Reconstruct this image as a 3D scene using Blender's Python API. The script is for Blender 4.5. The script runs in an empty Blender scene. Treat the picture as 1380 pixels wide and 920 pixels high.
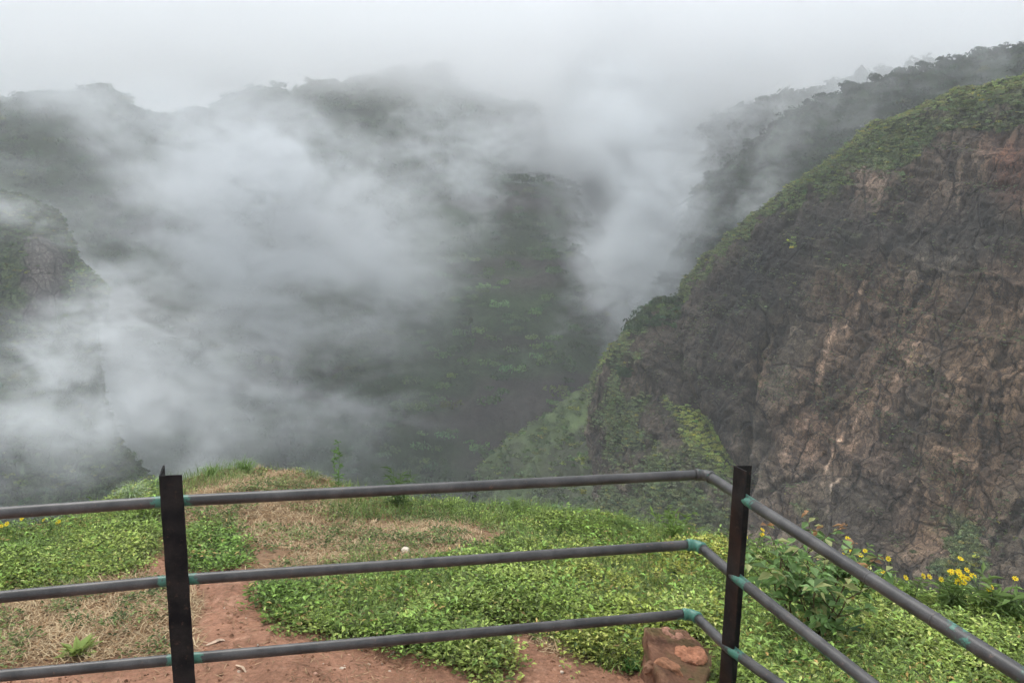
import bpy, math
import numpy as np
from mathutils import Matrix, Vector

sc = bpy.context.scene
COL = sc.collection
rng = np.random.default_rng(11)

# ------------------------------------------------------------------ camera
F0, PITCH, ROLL, EYE = 1083.0, math.radians(7.92), math.radians(1.62), 1.85
cr, sr = math.cos(ROLL), math.sin(ROLL)
FW = np.array([0, math.cos(PITCH), -math.sin(PITCH)])
UPV = np.array([0, math.sin(PITCH), math.cos(PITCH)])
EX = np.array([1.0, 0, 0])
CR = cr * EX + sr * UPV
CU = -sr * EX + cr * UPV
CAMP = np.array([0, 0, EYE])
cd = bpy.data.cameras.new('camera')
cam = bpy.data.objects.new('camera', cd)
COL.objects.link(cam)
m = Matrix.Identity(4)
for i in range(3):
    m[i][0], m[i][1], m[i][2], m[i][3] = CR[i], CU[i], -FW[i], CAMP[i]
cam.matrix_world = m
cd.sensor_width = 36
cd.lens = 36 * F0 / 1380
cd.clip_start = 0.05
cd.clip_end = 6000
sc.camera = cam

# ------------------------------------------------------------------ world, sun, exposure
SUN_EL, SUN_AZ = math.radians(62), math.radians(-35)      # azimuth from +Y towards +X
w = bpy.data.worlds.new('World')
sc.world = w
w.use_nodes = True
nt = w.node_tree
nt.nodes.clear()
sky = nt.nodes.new('ShaderNodeTexSky')
sky.sky_type = 'NISHITA'
sky.sun_disc = False
sky.sun_elevation = SUN_EL
sky.sun_rotation = SUN_AZ
sky.dust_density = 4
hs = nt.nodes.new('ShaderNodeHueSaturation')
hs.inputs['Saturation'].default_value = 0.22
mixw = nt.nodes.new('ShaderNodeMix')
mixw.data_type = 'RGBA'
mixw.inputs[0].default_value = 0.72                        # overcast: mostly an even grey ceiling
mixw.inputs[7].default_value = (6.9, 7.5, 8.2, 1)
bg = nt.nodes.new('ShaderNodeBackground')
bg.inputs[1].default_value = 0.10
wo = nt.nodes.new('ShaderNodeOutputWorld')
nt.links.new(sky.outputs[0], hs.inputs['Color'])
nt.links.new(hs.outputs[0], mixw.inputs[6])
nt.links.new(mixw.outputs[2], bg.inputs[0])
nt.links.new(bg.outputs[0], wo.inputs[0])

sl = bpy.data.lights.new('sun', 'SUN')
sl.energy = 1.1
sl.angle = math.radians(22)
sl.color = (1, 0.97, 0.92)
so = bpy.data.objects.new('sun', sl)
COL.objects.link(so)
sd = Vector((math.cos(SUN_EL) * math.sin(SUN_AZ), math.cos(SUN_EL) * math.cos(SUN_AZ), math.sin(SUN_EL)))
so.rotation_euler = sd.to_track_quat('Z', 'Y').to_euler()
sc.view_settings.view_transform = 'Standard'
sc.view_settings.look = 'None'
sc.view_settings.gamma = 1
sc.view_settings.exposure = 1.05
cy = sc.cycles
cy.use_denoising = True
cy.use_adaptive_sampling = True
cy.adaptive_threshold = 0.06
cy.time_limit = 900
cy.volume_bounces = 3
cy.max_bounces = 6
cy.diffuse_bounces = 2
cy.glossy_bounces = 2
cy.transmission_bounces = 3
cy.transparent_max_bounces = 8
cy.volume_step_rate = 1.0
cy.volume_max_steps = 128

# ------------------------------------------------------------------ helpers: pixels, noise
def ray(px, py):
    px = np.asarray(px, float); py = np.asarray(py, float)
    x = (px - 690) / F0; y = (460 - py) / F0
    return FW + x[..., None] * CR + y[..., None] * CU

def at(px, py, d):
    """point at depth d along the view axis for photo pixel px,py"""
    return CAMP + ray(px, py) * np.asarray(d, float)[..., None]

def at_y(px, py, Y):
    r = ray(px, py)
    return CAMP + r * (Y / r[1])

def proj(P):
    P = np.asarray(P, float) - CAMP
    z = P @ FW
    z = np.where(z < 0.05, 0.05, z)
    return 690 + F0 * (P @ CR) / z, 460 - F0 * (P @ CU) / z, z

def _h(ix, iy, iz, s):
    h = (ix * 374761393 + iy * 668265263 + iz * 2147483647 * 3 + s * 974711) & 0xffffffff
    h = ((h ^ (h >> 13)) * 1274126177) & 0xffffffff
    return ((h ^ (h >> 16)) & 0xffff) / 32767.5 - 1.0

def noise(P, scale=1.0, seed=0):
    P = np.asarray(P, float) * scale
    I = np.floor(P).astype(np.int64); f = P - I
    u = f * f * f * (f * (f * 6 - 15) + 10)
    r = 0
    for dx in (0, 1):
        for dy in (0, 1):
            for dz in (0, 1):
                wgt = (u[..., 0] if dx else 1 - u[..., 0]) * (u[..., 1] if dy else 1 - u[..., 1]) * (u[..., 2] if dz else 1 - u[..., 2])
                r = r + wgt * _h(I[..., 0] + dx, I[..., 1] + dy, I[..., 2] + dz, seed)
    return r

def fbm(P, scale, octv=4, seed=0, gain=0.5, ridged=False):
    a = 1; t = 0; s = 0
    for o in range(octv):
        n = noise(P, scale * 2.03 ** o, seed + o * 17)
        if ridged:
            n = 1 - 2 * np.abs(n)
        t = t + a * n; s += a; a *= gain
    return t / s

def sstep(a, b, x):
    t = np.clip((x - a) / (b - a), 0, 1)
    return t * t * (3 - 2 * t)

def sd_poly(px, py, poly):
    """signed distance in photo pixels, positive inside"""
    poly = np.array(poly, float)
    d = np.full(np.shape(px), 1e9); inside = np.zeros(np.shape(px), bool)
    n = len(poly)
    for i in range(n):
        a = poly[i]; b = poly[(i + 1) % n]
        e = b - a
        t = np.clip(((px - a[0]) * e[0] + (py - a[1]) * e[1]) / (e @ e + 1e-9), 0, 1)
        d = np.minimum(d, np.hypot(px - a[0] - t * e[0], py - a[1] - t * e[1]))
        c = ((a[1] > py) != (b[1] > py)) & (px < e[0] * (py - a[1]) / (e[1] if abs(e[1]) > 1e-9 else 1e-9) + a[0])
        inside ^= c
    return np.where(inside, d, -d)

def d_line(px, py, pts):
    d = np.full(np.shape(px), 1e9)
    for a, b in zip(pts[:-1], pts[1:]):
        a = np.array(a, float); e = np.array(b, float) - a
        t = np.clip(((px - a[0]) * e[0] + (py - a[1]) * e[1]) / (e @ e), 0, 1)
        d = np.minimum(d, np.hypot(px - a[0] - t * e[0], py - a[1] - t * e[1]))
    return d

# ------------------------------------------------------------------ helpers: objects
def link(name, me, mat=None, parent=None):
    o = bpy.data.objects.new(name, me)
    COL.objects.link(o)
    if mat and me is not None:
        me.materials.append(mat)
    if parent is not None:
        o.parent = parent
    return o

def tag(o, label=None, cat=None, group=None, kind=None):
    if label: o['label'] = label
    if cat: o['category'] = cat
    if group: o['group'] = group
    if kind: o['kind'] = kind
    return o

def empty(name, loc, label, cat, group=None):
    o = bpy.data.objects.new(name, None)
    COL.objects.link(o)
    o.location = tuple(loc)
    o.empty_display_size = 0.1
    return tag(o, label, cat, group)

def mesh_np(name, V, Fc, col=None, smooth=True, extra=None):
    """V (n,3); Fc (m,k) index array of one polygon size; col (n,3) point colour"""
    V = np.ascontiguousarray(V, np.float32); Fc = np.ascontiguousarray(Fc, np.int32)
    me = bpy.data.meshes.new(name)
    me.vertices.add(len(V)); me.vertices.foreach_set('co', V.ravel())
    k = Fc.shape[1]
    me.loops.add(Fc.size); me.loops.foreach_set('vertex_index', Fc.ravel())
    me.polygons.add(len(Fc))
    me.polygons.foreach_set('loop_start', np.arange(0, Fc.size, k, dtype=np.int32))
    me.polygons.foreach_set('use_smooth', np.full(len(Fc), smooth))
    me.update(calc_edges=True)
    if col is not None:
        a = me.attributes.new('tint', 'FLOAT_COLOR', 'POINT')
        c4 = np.ones((len(V), 4), np.float32); c4[:, :3] = col
        a.data.foreach_set('color', c4.ravel())
    for kx, v in (extra or {}).items():
        a = me.attributes.new(kx, 'FLOAT', 'POINT')
        a.data.foreach_set('value', np.ascontiguousarray(v, np.float32))
    return me

def grid_faces(nu, nv):
    i = np.arange(nu - 1)[:, None] * nv + np.arange(nv - 1)[None]
    i = i.ravel()
    return np.stack([i, i + 1, i + nv + 1, i + nv], 1)

def tube(pts, rad, seg=10, cap=True, taper=None):
    """vertices, quads of a tube along pts"""
    pts = np.array(pts, float); n = len(pts)
    rad = np.full(n, rad) if np.isscalar(rad) else np.array(rad)
    T = np.gradient(pts, axis=0); T /= np.linalg.norm(T, axis=1)[:, None] + 1e-9
    ref = np.array([0, 0, 1.0]) if abs(T[0][2]) < 0.9 else np.array([1.0, 0, 0])
    V = []
    A = np.cross(T[0], ref); A /= np.linalg.norm(A)
    for i in range(n):
        A = A - T[i] * (A @ T[i]); A /= np.linalg.norm(A)
        B = np.cross(T[i], A)
        th = np.linspace(0, 2 * np.pi, seg, endpoint=False)
        V.append(pts[i] + rad[i] * (np.cos(th)[:, None] * A + np.sin(th)[:, None] * B))
    V = np.concatenate(V)
    Fq = []
    for i in range(n - 1):
        for j in range(seg):
            a = i * seg + j; b = i * seg + (j + 1) % seg
            Fq.append((a, b, b + seg, a + seg))
    if cap:
        V = np.vstack([V, pts[0], pts[-1]])
        c0 = len(V) - 2; c1 = len(V) - 1
        for j in range(0, seg):
            Fq.append((c0, (j + 1) % seg, j, c0)); 
            Fq.append((c1, (n - 1) * seg + j, (n - 1) * seg + (j + 1) % seg, c1))
    return V, Fq

def py_mesh(name, V, faces, smooth=True, col=None):
    me = bpy.data.meshes.new(name)
    fs = []
    for f in faces:
        g = []
        for x in f:
            if x not in g: g.append(int(x))
        fs.append(g)
    me.from_pydata([tuple(v) for v in V], [], fs)
    me.polygons.foreach_set('use_smooth', np.full(len(me.polygons), smooth))
    if col is not None:
        a = me.attributes.new('tint', 'FLOAT_COLOR', 'POINT')
        c4 = np.ones((len(V), 4), np.float32); c4[:, :3] = col
        a.data.foreach_set('color', c4.ravel())
    me.update()
    return me

class MB:
    def __init__(s): s.V = []; s.F = []; s.C = []; s.n = 0
    def add(s, V, Fq, col=(0.5, 0.5, 0.5)):
        V = np.asarray(V, float)
        s.V.append(V); s.F += [tuple(int(x) + s.n for x in f) for f in Fq]
        s.C.append(np.broadcast_to(np.asarray(col, float), V.shape).copy()); s.n += len(V)
    def build(s, name, mat, parent=None, smooth=True, off=(0, 0, 0)):
        V = np.vstack(s.V) - np.asarray(off)
        return link(name, py_mesh(name, V, s.F, smooth, np.vstack(s.C)), mat, parent)

# ------------------------------------------------------------------ materials
def mat_new(name):
    m = bpy.data.materials.new(name); m.use_nodes = True
    m.node_tree.nodes.clear()
    return m, m.node_tree

def N(t, typ, **k):
    n = t.nodes.new(typ)
    for a, b in k.items(): setattr(n, a, b)
    return n

def noise_node(t, scale, detail=4, rough=0.55, coord=None, dist=0.0):
    n = N(t, 'ShaderNodeTexNoise')
    n.inputs['Scale'].default_value = scale
    n.inputs['Detail'].default_value = detail
    n.inputs['Roughness'].default_value = rough
    n.inputs['Distortion'].default_value = dist
    if coord is None:
        g = N(t, 'ShaderNodeNewGeometry'); coord = g.outputs['Position']
    t.links.new(coord, n.inputs['Vector'])
    return n

def mul_col(t, col_out, fac_out, lo, hi):
    """col * maprange(fac: .3-.7 -> lo..hi)"""
    mr = N(t, 'ShaderNodeMapRange')
    mr.inputs[1].default_value = 0.3; mr.inputs[2].default_value = 0.7
    mr.inputs[3].default_value = lo; mr.inputs[4].default_value = hi
    t.links.new(fac_out, mr.inputs[0])
    v = N(t, 'ShaderNodeVectorMath', operation='SCALE')
    t.links.new(col_out, v.inputs[0]); t.links.new(mr.outputs[0], v.inputs['Scale'])
    return v.outputs[0]

def leaf_mat(name, trans=0.3, rough=0.55, spec=0.3):
    m, t = mat_new(name)
    a = N(t, 'ShaderNodeAttribute', attribute_name='tint')
    p = N(t, 'ShaderNodeBsdfPrincipled')
    p.inputs['Roughness'].default_value = rough
    p.inputs['Specular IOR Level'].default_value = spec
    tr = N(t, 'ShaderNodeBsdfTranslucent')
    mx = N(t, 'ShaderNodeMixShader'); mx.inputs[0].default_value = trans
    o = N(t, 'ShaderNodeOutputMaterial')
    t.links.new(a.outputs['Color'], p.inputs['Base Color'])
    t.links.new(a.outputs['Color'], tr.inputs['Color'])
    t.links.new(p.outputs[0], mx.inputs[1]); t.links.new(tr.outputs[0], mx.inputs[2])
    t.links.new(mx.outputs[0], o.inputs[0])
    return m

def surf_mat(name, n1, n2, bump_scale, bump_dist, rough=0.9, lo=0.7, hi=1.3, spec=0.25, coord_scale=None):
    """vertex tint times two scales of noise, with bump"""
    m, t = mat_new(name)
    a = N(t, 'ShaderNodeAttribute', attribute_name='tint')
    g = N(t, 'ShaderNodeNewGeometry'); co = g.outputs['Position']
    if coord_scale:
        mp = N(t, 'ShaderNodeMapping')
        mp.inputs['Rotation'].default_value = coord_scale[0]
        mp.inputs['Scale'].default_value = coord_scale[1]
        t.links.new(co, mp.inputs['Vector']); co = mp.outputs[0]
    x = noise_node(t, n1, 6, 0.65, co, 0.4); y = noise_node(t, n2, 5, 0.6, co)
    c = mul_col(t, a.outputs['Color'], x.outputs[0], lo, hi)
    c = mul_col(t, c, y.outputs[0], 0.75, 1.25)
    p = N(t, 'ShaderNodeBsdfPrincipled')
    p.inputs['Roughness'].default_value = rough
    p.inputs['Specular IOR Level'].default_value = spec
    bn = noise_node(t, bump_scale, 8, 0.65, co, 0.3)
    b = N(t, 'ShaderNodeBump'); b.inputs['Strength'].default_value = 0.9; b.inputs['Distance'].default_value = bump_dist
    o = N(t, 'ShaderNodeOutputMaterial')
    t.links.new(c, p.inputs['Base Color']); t.links.new(bn.outputs[0], b.inputs['Height'])
    t.links.new(b.outputs[0], p.inputs['Normal']); t.links.new(p.outputs[0], o.inputs[0])
    return m

M_leaf = leaf_mat('leaf_green', 0.28, 0.5, 0.35)
M_far = leaf_mat('forest_leaf', 0.12, 0.7, 0.1)
M_dry = leaf_mat('dry_straw', 0.15, 0.8, 0.15)
M_soil = surf_mat('red_soil', 9.0, 45.0, 60.0, 0.02, 0.95, 0.8, 1.2, 0.15)
def rock_mat():
    m, t = mat_new('basalt')
    a = N(t, 'ShaderNodeAttribute', attribute_name='tint')
    g = N(t, 'ShaderNodeNewGeometry')
    wn_ = noise_node(t, 0.5, 5, 0.6)
    wv = N(t, 'ShaderNodeVectorMath', operation='MULTIPLY_ADD'); wv.inputs[1].default_value = (0.9, 0.9, 0.9)
    t.links.new(wn_.outputs[1], wv.inputs[0]); t.links.new(g.outputs['Position'], wv.inputs[2])
    mp = N(t, 'ShaderNodeMapping'); mp.inputs['Rotation'].default_value = (0.0, math.radians(-35), math.radians(15)); mp.inputs['Scale'].default_value = (1, 1, 0.42)
    t.links.new(wv.outputs[0], mp.inputs['Vector']); co = mp.outputs[0]
    c = a.outputs['Color']; hs_ = []
    for sc_, lo, hi, ed in ((0.22, .78, 1.22, .035), (0.8, .68, 1.32, .05), (2.6, .74, 1.26, .07)):
        v = N(t, 'ShaderNodeTexVoronoi', feature='F1'); v.inputs['Scale'].default_value = sc_; t.links.new(co, v.inputs['Vector'])
        e = N(t, 'ShaderNodeTexVoronoi', feature='DISTANCE_TO_EDGE'); e.inputs['Scale'].default_value = sc_; t.links.new(co, e.inputs['Vector'])
        bw = N(t, 'ShaderNodeSeparateColor'); t.links.new(v.outputs['Color'], bw.inputs[0])
        mr = N(t, 'ShaderNodeMapRange'); mr.inputs[3].default_value = lo; mr.inputs[4].default_value = hi; t.links.new(bw.outputs[0], mr.inputs[0])
        me_ = N(t, 'ShaderNodeMapRange'); me_.inputs[2].default_value = ed; me_.inputs[3].default_value = .38; t.links.new(e.outputs[0], me_.inputs[0])
        ml = N(t, 'ShaderNodeMath', operation='MULTIPLY'); t.links.new(mr.outputs[0], ml.inputs[0]); t.links.new(me_.outputs[0], ml.inputs[1])
        vs = N(t, 'ShaderNodeVectorMath', operation='SCALE'); t.links.new(c, vs.inputs[0]); t.links.new(ml.outputs[0], vs.inputs['Scale']); c = vs.outputs[0]
        h = N(t, 'ShaderNodeMath', operation='MULTIPLY_ADD'); h.inputs[1].default_value = .35; t.links.new(bw.outputs[1], h.inputs[0]); t.links.new(me_.outputs[0], h.inputs[2]); hs_.append((h, 1 / sc_))
    n1 = noise_node(t, 1.3, 8, .72, None, 0); n2 = noise_node(t, 5.0, 5, .75)
    c = mul_col(t, c, n1.outputs[0], .62, 1.38); c = mul_col(t, c, n2.outputs[0], .7, 1.35)
    # dark water stains running down the face, and pits
    ms = N(t, 'ShaderNodeMapping'); ms.inputs['Rotation'].default_value = (0, math.radians(-14), 0); ms.inputs['Scale'].default_value = (1, 1, .11); t.links.new(g.outputs['Position'], ms.inputs['Vector'])
    n3 = noise_node(t, .55, 5, .68, ms.outputs[0]); c = mul_col(t, c, n3.outputs[0], .5, 1.32)
    pt = N(t, 'ShaderNodeMapRange'); pt.inputs[1].default_value = .34; pt.inputs[2].default_value = .44; pt.inputs[3].default_value = .35; t.links.new(n2.outputs[0], pt.inputs[0])
    vs = N(t, 'ShaderNodeVectorMath', operation='SCALE'); t.links.new(c, vs.inputs[0]); t.links.new(pt.outputs[0], vs.inputs['Scale']); c = vs.outputs[0]
    p = N(t, 'ShaderNodeBsdfPrincipled'); p.inputs['Roughness'].default_value = .82; p.inputs['Specular IOR Level'].default_value = .2
    nrm = None
    for (h, d_) in hs_ + [(n1, 1.2)]:
        b = N(t, 'ShaderNodeBump'); b.inputs['Strength'].default_value = .6; b.inputs['Distance'].default_value = d_ * .38
        t.links.new(h.outputs[0], b.inputs['Height'])
        if nrm is not None: t.links.new(nrm, b.inputs['Normal'])
        nrm = b.outputs[0]
    o = N(t, 'ShaderNodeOutputMaterial'); t.links.new(c, p.inputs['Base Color']); t.links.new(nrm, p.inputs['Normal']); t.links.new(p.outputs[0], o.inputs[0])
    return m
M_rock = rock_mat()
M_slope = surf_mat('forest_floor', 0.08, 0.4, 0.5, 1.0, 0.95, 0.7, 1.3, 0.05)
M_stone = surf_mat('loose_stone', 20.0, 80.0, 60.0, 0.01, 0.9, 0.75, 1.25, 0.2)
M_bark = surf_mat('bark', 8.0, 40.0, 30.0, 0.01, 0.9, 0.7, 1.3, 0.1)

# ------------------------------------------------------------------ patch terrain: rows of (px, py, depth)
def catmull(C, n):
    """C (k,...) -> (n,...) Catmull-Rom through the first axis"""
    k = len(C); u = np.linspace(0, k - 1, n)
    i = np.clip(np.floor(u).astype(int), 0, k - 2); f = (u - i)
    g = lambda j: C[np.clip(j, 0, k - 1)]
    p0, p1, p2, p3 = g(i - 1), g(i), g(i + 1), g(i + 2)
    f = f.reshape((-1,) + (1,) * (C.ndim - 1))
    return 0.5 * (2 * p1 + (p2 - p0) * f + (2 * p0 - 5 * p1 + 4 * p2 - p3) * f ** 2 + (3 * p1 - p0 - 3 * p2 + p3) * f ** 3)

def patch(rows, nu, nv, back=((18, -3), (60, -22)), foot=(30, -60)):
    """rows: list of rows (top to bottom) of (px,py,depth); back: points behind the crest; foot: below the last row"""
    R = np.array(rows, float)
    P = at(R[..., 0], R[..., 1], R[..., 2])
    top = P[0]; out = []
    dirv = (top - CAMP)[:, :2]; dirv = dirv / np.linalg.norm(dirv, axis=1)[:, None]
    for dist, dz in reversed(back):
        q = top.copy(); q[:, :2] += dirv * dist; q[:, 2] += dz; out.append(q)
    q = P[-1].copy(); dv = (q - CAMP)[:, :2]; dv = dv / np.linalg.norm(dv, axis=1)[:, None]
    q[:, :2] -= dv * foot[0]; q[:, 2] += foot[1]
    P = np.concatenate([np.array(out), P, q[None]], 0)
    G = catmull(P, nu); G = catmull(np.swapaxes(G, 0, 1), nv); G = np.swapaxes(G, 0, 1)
    return G

def normals(G):
    du = np.gradient(G, axis=0); dv = np.gradient(G, axis=1)
    n = np.cross(du, dv); n /= np.linalg.norm(n, axis=-1)[..., None] + 1e-12
    s = np.sign((n * (CAMP - G)).sum(-1).mean()) or 1
    return n * s

def vis_sample(G, n, mask=None, margin=60):
    """random points on the grid surface (area weighted), inside the widened frame, outward normals"""
    A = G[:-1, :-1]; B = G[1:, :-1]; Cc = G[:-1, 1:]
    ar = np.linalg.norm(np.cross(B - A, Cc - A), axis=-1)
    px, py, z = proj(A)
    ok = (px > -margin) & (px < 1380 + margin) & (py > -margin) & (py < 920 + margin)
    wgt = ar * ok
    if mask is not None: wgt = wgt * mask[:-1, :-1]
    wgt = wgt.ravel() / wgt.sum()
    idx = rng.choice(len(wgt), n, p=wgt)
    i, j = np.divmod(idx, G.shape[1] - 1)
    u = rng.random(n)[:, None]; v = rng.random(n)[:, None]
    P = G[i, j] * (1 - u) * (1 - v) + G[i + 1, j] * u * (1 - v) + G[i, j + 1] * (1 - u) * v + G[i + 1, j + 1] * u * v
    return P, normals(G)[i, j], i, j

def rand_unit(n):
    v = rng.normal(size=(n, 3)); return v / np.linalg.norm(v, axis=1)[:, None]

def crown(nq, lobes=5, leaf=0.16, flat=0.75, seed=0, asp=1.6):
    """unit crown: nq leaf quads on lumpy lobes; returns V (nq*4,3) and random tone factor per vertex"""
    r = np.random.default_rng(seed)
    cen = r.normal(size=(lobes, 3)) * [0.42, 0.42, 0.26]; cen[:, 2] = np.abs(cen[:, 2])
    rad = r.uniform(0.38, 0.62, lobes)
    k = r.integers(0, lobes, nq)
    d = r.normal(size=(nq, 3)); d[:, 2] = np.abs(d[:, 2]) * 0.9 - 0.25
    d /= np.linalg.norm(d, axis=1)[:, None]
    c = cen[k] + d * (rad[k] * r.uniform(0.72, 1.08, nq))[:, None] * [1, 1, flat]
    nrm = d + r.normal(size=(nq, 3)) * 0.55; nrm /= np.linalg.norm(nrm, axis=1)[:, None]
    a = np.cross(nrm, r.normal(size=(nq, 3))); a /= np.linalg.norm(a, axis=1)[:, None]
    b = np.cross(nrm, a)
    s = leaf * r.uniform(0.6, 1.3, nq)[:, None]
    a = a * s * asp * 0.5; b = b * s * 0.5
    V = np.stack([c - a, c - b * 0.9, c + a, c + b * 0.9], 1).reshape(-1, 3)
    tone = np.repeat(r.uniform(0.75, 1.25, nq), 4)
    return V, tone

def scatter_crowns(name, P, size, colr, variants, mat, tilt=None, parent=None, squash=None):
    """P (n,3) world; size (n,) radius in m; colr (n,3); one joined mesh of every clump"""
    n = len(P); Vs = []; Cs = []
    which = rng.integers(0, len(variants), n)
    for vi, (V0, t0) in enumerate(variants):
        ii = np.where(which == vi)[0]
        if not len(ii): continue
        th = rng.uniform(0, 2 * np.pi, len(ii)); c, s = np.cos(th), np.sin(th)
        X = V0[None] * size[ii][:, None, None]
        x = X[..., 0] * c[:, None] - X[..., 1] * s[:, None]; y = X[..., 0] * s[:, None] + X[..., 1] * c[:, None]
        z = X[..., 2] * (1 if squash is None else squash)
        W = np.stack([x, y, z], -1) + P[ii][:, None]
        Vs.append(W.reshape(-1, 3))
        Cs.append((colr[ii][:, None] * t0[None, :, None]).reshape(-1, 3))
    V = np.vstack(Vs); C = np.vstack(Cs)
    Fq = np.arange(len(V)).reshape(-1, 4)
    return link(name, mesh_np(name, V, Fq, C, smooth=False), mat, parent)

def greens(n, base, var=0.25, yellow=0.0):
    b = np.array(base)[None] * (1 + rng.normal(size=(n, 1)) * var).clip(0.45, 1.8)
    b = b * (1 + rng.normal(size=(n, 3)) * [0.10, 0.05, 0.10])
    y = (rng.random(n) < yellow)[:, None]
    return np.where(y, b * [1.9, 1.5, 0.8], b).clip(0.004, 0.8)

DET = 1.0
bushes_hi = [crown(150, 6, 0.20, 0.8, s) for s in range(6)]
bushes_lo = [crown(56, 5, 0.34, 0.8, 20 + s) for s in range(5)]
bushes_mid = [crown(100, 6, 0.23, 0.85, 40 + s) for s in range(5)]

# ------------------------------------------------------------------ valley ground reaching the horizon
gx = np.linspace(-1200, 1200, 90); gy = np.linspace(-900, 1500, 90)
GX, GY = np.meshgrid(gx, gy, indexing='ij')
GP = np.stack([GX, GY, np.zeros_like(GX)], -1)
GP[..., 2] = -190 + 14 * fbm(GP, 0.006, 4, 5)
vc = np.array([0.035, 0.05, 0.028]) * (1 + 0.3 * fbm(GP, 0.03, 3, 8))[..., None]
tag(link('terrain', mesh_np('terrain', GP.reshape(-1, 3), grid_faces(90, 90), vc.reshape(-1, 3)), M_slope),
    'dark forested valley floor far below, lost in mist', None, None, 'structure')

# ------------------------------------------------------------------ far forested wall (left, centre)
COLX = [-420, -180, 0, 140, 260, 400, 520, 620, 700, 770, 830, 920, 1080, 1300]
DEP0 = [330, 330, 330, 345, 370, 400, 410, 400, 390, 400, 430, 460, 480, 500]
TOPY = [140, 152, 160, 160, 152, 136, 130, 136, 150, 160, 150, 118, 105, 100]
def frow(f, dy, dd):
    return [(x, TOPY[i] + dy * f[i], DEP0[i] - dd * (0.6 if 0 < i < 4 else 1.0)) for i, x in enumerate(COLX)]
one = np.ones(len(COLX))
rows = [frow(one, 0, 0), frow(one, 60, 15), frow(one, 130, 35), frow(one, 210, 60), frow(one, 320, 85), frow(one, 430, 105), frow(one, 560, 125), frow(one, 720, 140)]
# the spur in the centre stands forward of the ravine on its right
R = np.array(rows, float)
for k in range(R.shape[0]):
    f = k / (R.shape[0] - 1)
    for i, x in enumerate(COLX):
        if 480 <= x <= 770: R[k, i, 2] -= 55 * min(1, f * 2.2)
        if x > 800: R[k, i, 2] += 40 * f
wall = patch(R, 220, 300, back=((40, -4), (160, -30)), foot=(20, -120))
wn = normals(wall)
gul = fbm(wall * [1, 1, 0.35], 0.018, 4, 31, ridged=True)
wall = wall + wn * (gul * 16 + fbm(wall, 0.05, 3, 33) * 5)[..., None]
wpx, wpy, wz = proj(wall)
rockm = sstep(0.15, 0.5, fbm(wall * [0.4, 0.4, 2.2], 0.035, 3, 40))
wcol = np.array([0.045, 0.070, 0.030])[None, None] * (1 - rockm[..., None]) + np.array([0.055, 0.047, 0.04]) * rockm[..., None]
tag(link('hills', mesh_np('hills', wall.reshape(-1, 3), grid_faces(220, 300), wcol.reshape(-1, 3)), M_slope), 'steep forested valley wall fading into cloud', None, None, 'structure')

P, nn, ii, jj = vis_sample(wall, 15000)
rk = rockm[ii, jj]
keep = rng.random(len(P)) > rk * 0.75
P = P[keep]
px, py, z = proj(P)
sz = rng.uniform(1.6, 4.2, len(P)) * np.where(z > 300, 1.15, 0.85)
gcol = greens(len(P), (0.052, 0.086, 0.034), 0.35, 0.04)
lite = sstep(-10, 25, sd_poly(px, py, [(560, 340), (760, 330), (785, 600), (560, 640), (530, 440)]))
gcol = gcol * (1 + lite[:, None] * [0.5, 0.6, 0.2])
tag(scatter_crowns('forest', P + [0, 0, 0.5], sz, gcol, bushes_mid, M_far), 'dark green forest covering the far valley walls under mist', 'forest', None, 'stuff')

# ------------------------------------------------------------------ right: forested ridges behind the cliff
def ridge(name, toprow, rows_dy, dd, n, nfor, base, sz0, label, seed, amp=3.0):
    rows = [[(x, y + dy, d - q) for (x, y, d) in toprow] for dy, q in zip(rows_dy, dd)]
    G = patch(rows, n[0], n[1], back=((14, 0), (60, -20)), foot=(10, -60))
    nn_ = normals(G)
    G = G + nn_ * (fbm(G, 0.03, 4, seed) * amp)[..., None]
    c = np.array([0.026, 0.038, 0.02]) * (1 + 0.4 * fbm(G, 0.05, 3, seed + 3))[..., None]
    tag(link('hills', mesh_np('hills', G.reshape(-1, 3), grid_faces(*n), c.reshape(-1, 3)), M_slope), label, None, None, 'structure')
    P, q, a, b = vis_sample(G, nfor)
    s = rng.uniform(*sz0, len(P))
    return G, P, s, greens(len(P), base, 0.32, 0.03)

top2 = [(780, 420, 350), (840, 320, 346), (900, 230, 340), (955, 172, 332), (1005, 146, 325), (1055, 132, 318), (1100, 122, 312), (1150, 106, 306), (1200, 101, 300), (1245, 93, 294), (1310, 88, 288), (1420, 72, 280), (1560, 60, 270)]
G2, P2, s2, c2 = ridge('hill', top2, [0, 60, 140, 260, 420], [0, 12, 30, 55, 90], (60, 110), 3600, (0.032, 0.052, 0.024), (1.6, 3.4), 'farther forested ridge fading into cloud behind the cliff', 71)
tag(scatter_crowns('forest', P2, s2, c2, bushes_lo, M_far), 'pale misty forest on the farther ridge at upper right', 'forest', None, 'stuff')
top1 = [(860, 420, 235), (910, 350, 230), (940, 270, 225), (990, 222, 220), (1040, 172, 212), (1094, 146, 206), (1150, 126, 200), (1220, 114, 192), (1296, 98, 182), (1380, 76, 172), (1480, 60, 162), (1600, 45, 152)]
G1, P1, s1, c1 = ridge('hill', top1, [0, 45, 110, 200, 330], [0, 6, 14, 26, 60], (70, 140), 5200, (0.028, 0.045, 0.022), (1.0, 2.5), 'dark forested ridge directly behind the rock cliff', 91)
tag(scatter_crowns('forest', P1, s1, c1, bushes_hi, M_far), 'dark forest on the ridge directly behind the cliff top', 'forest', None, 'stuff')

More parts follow.
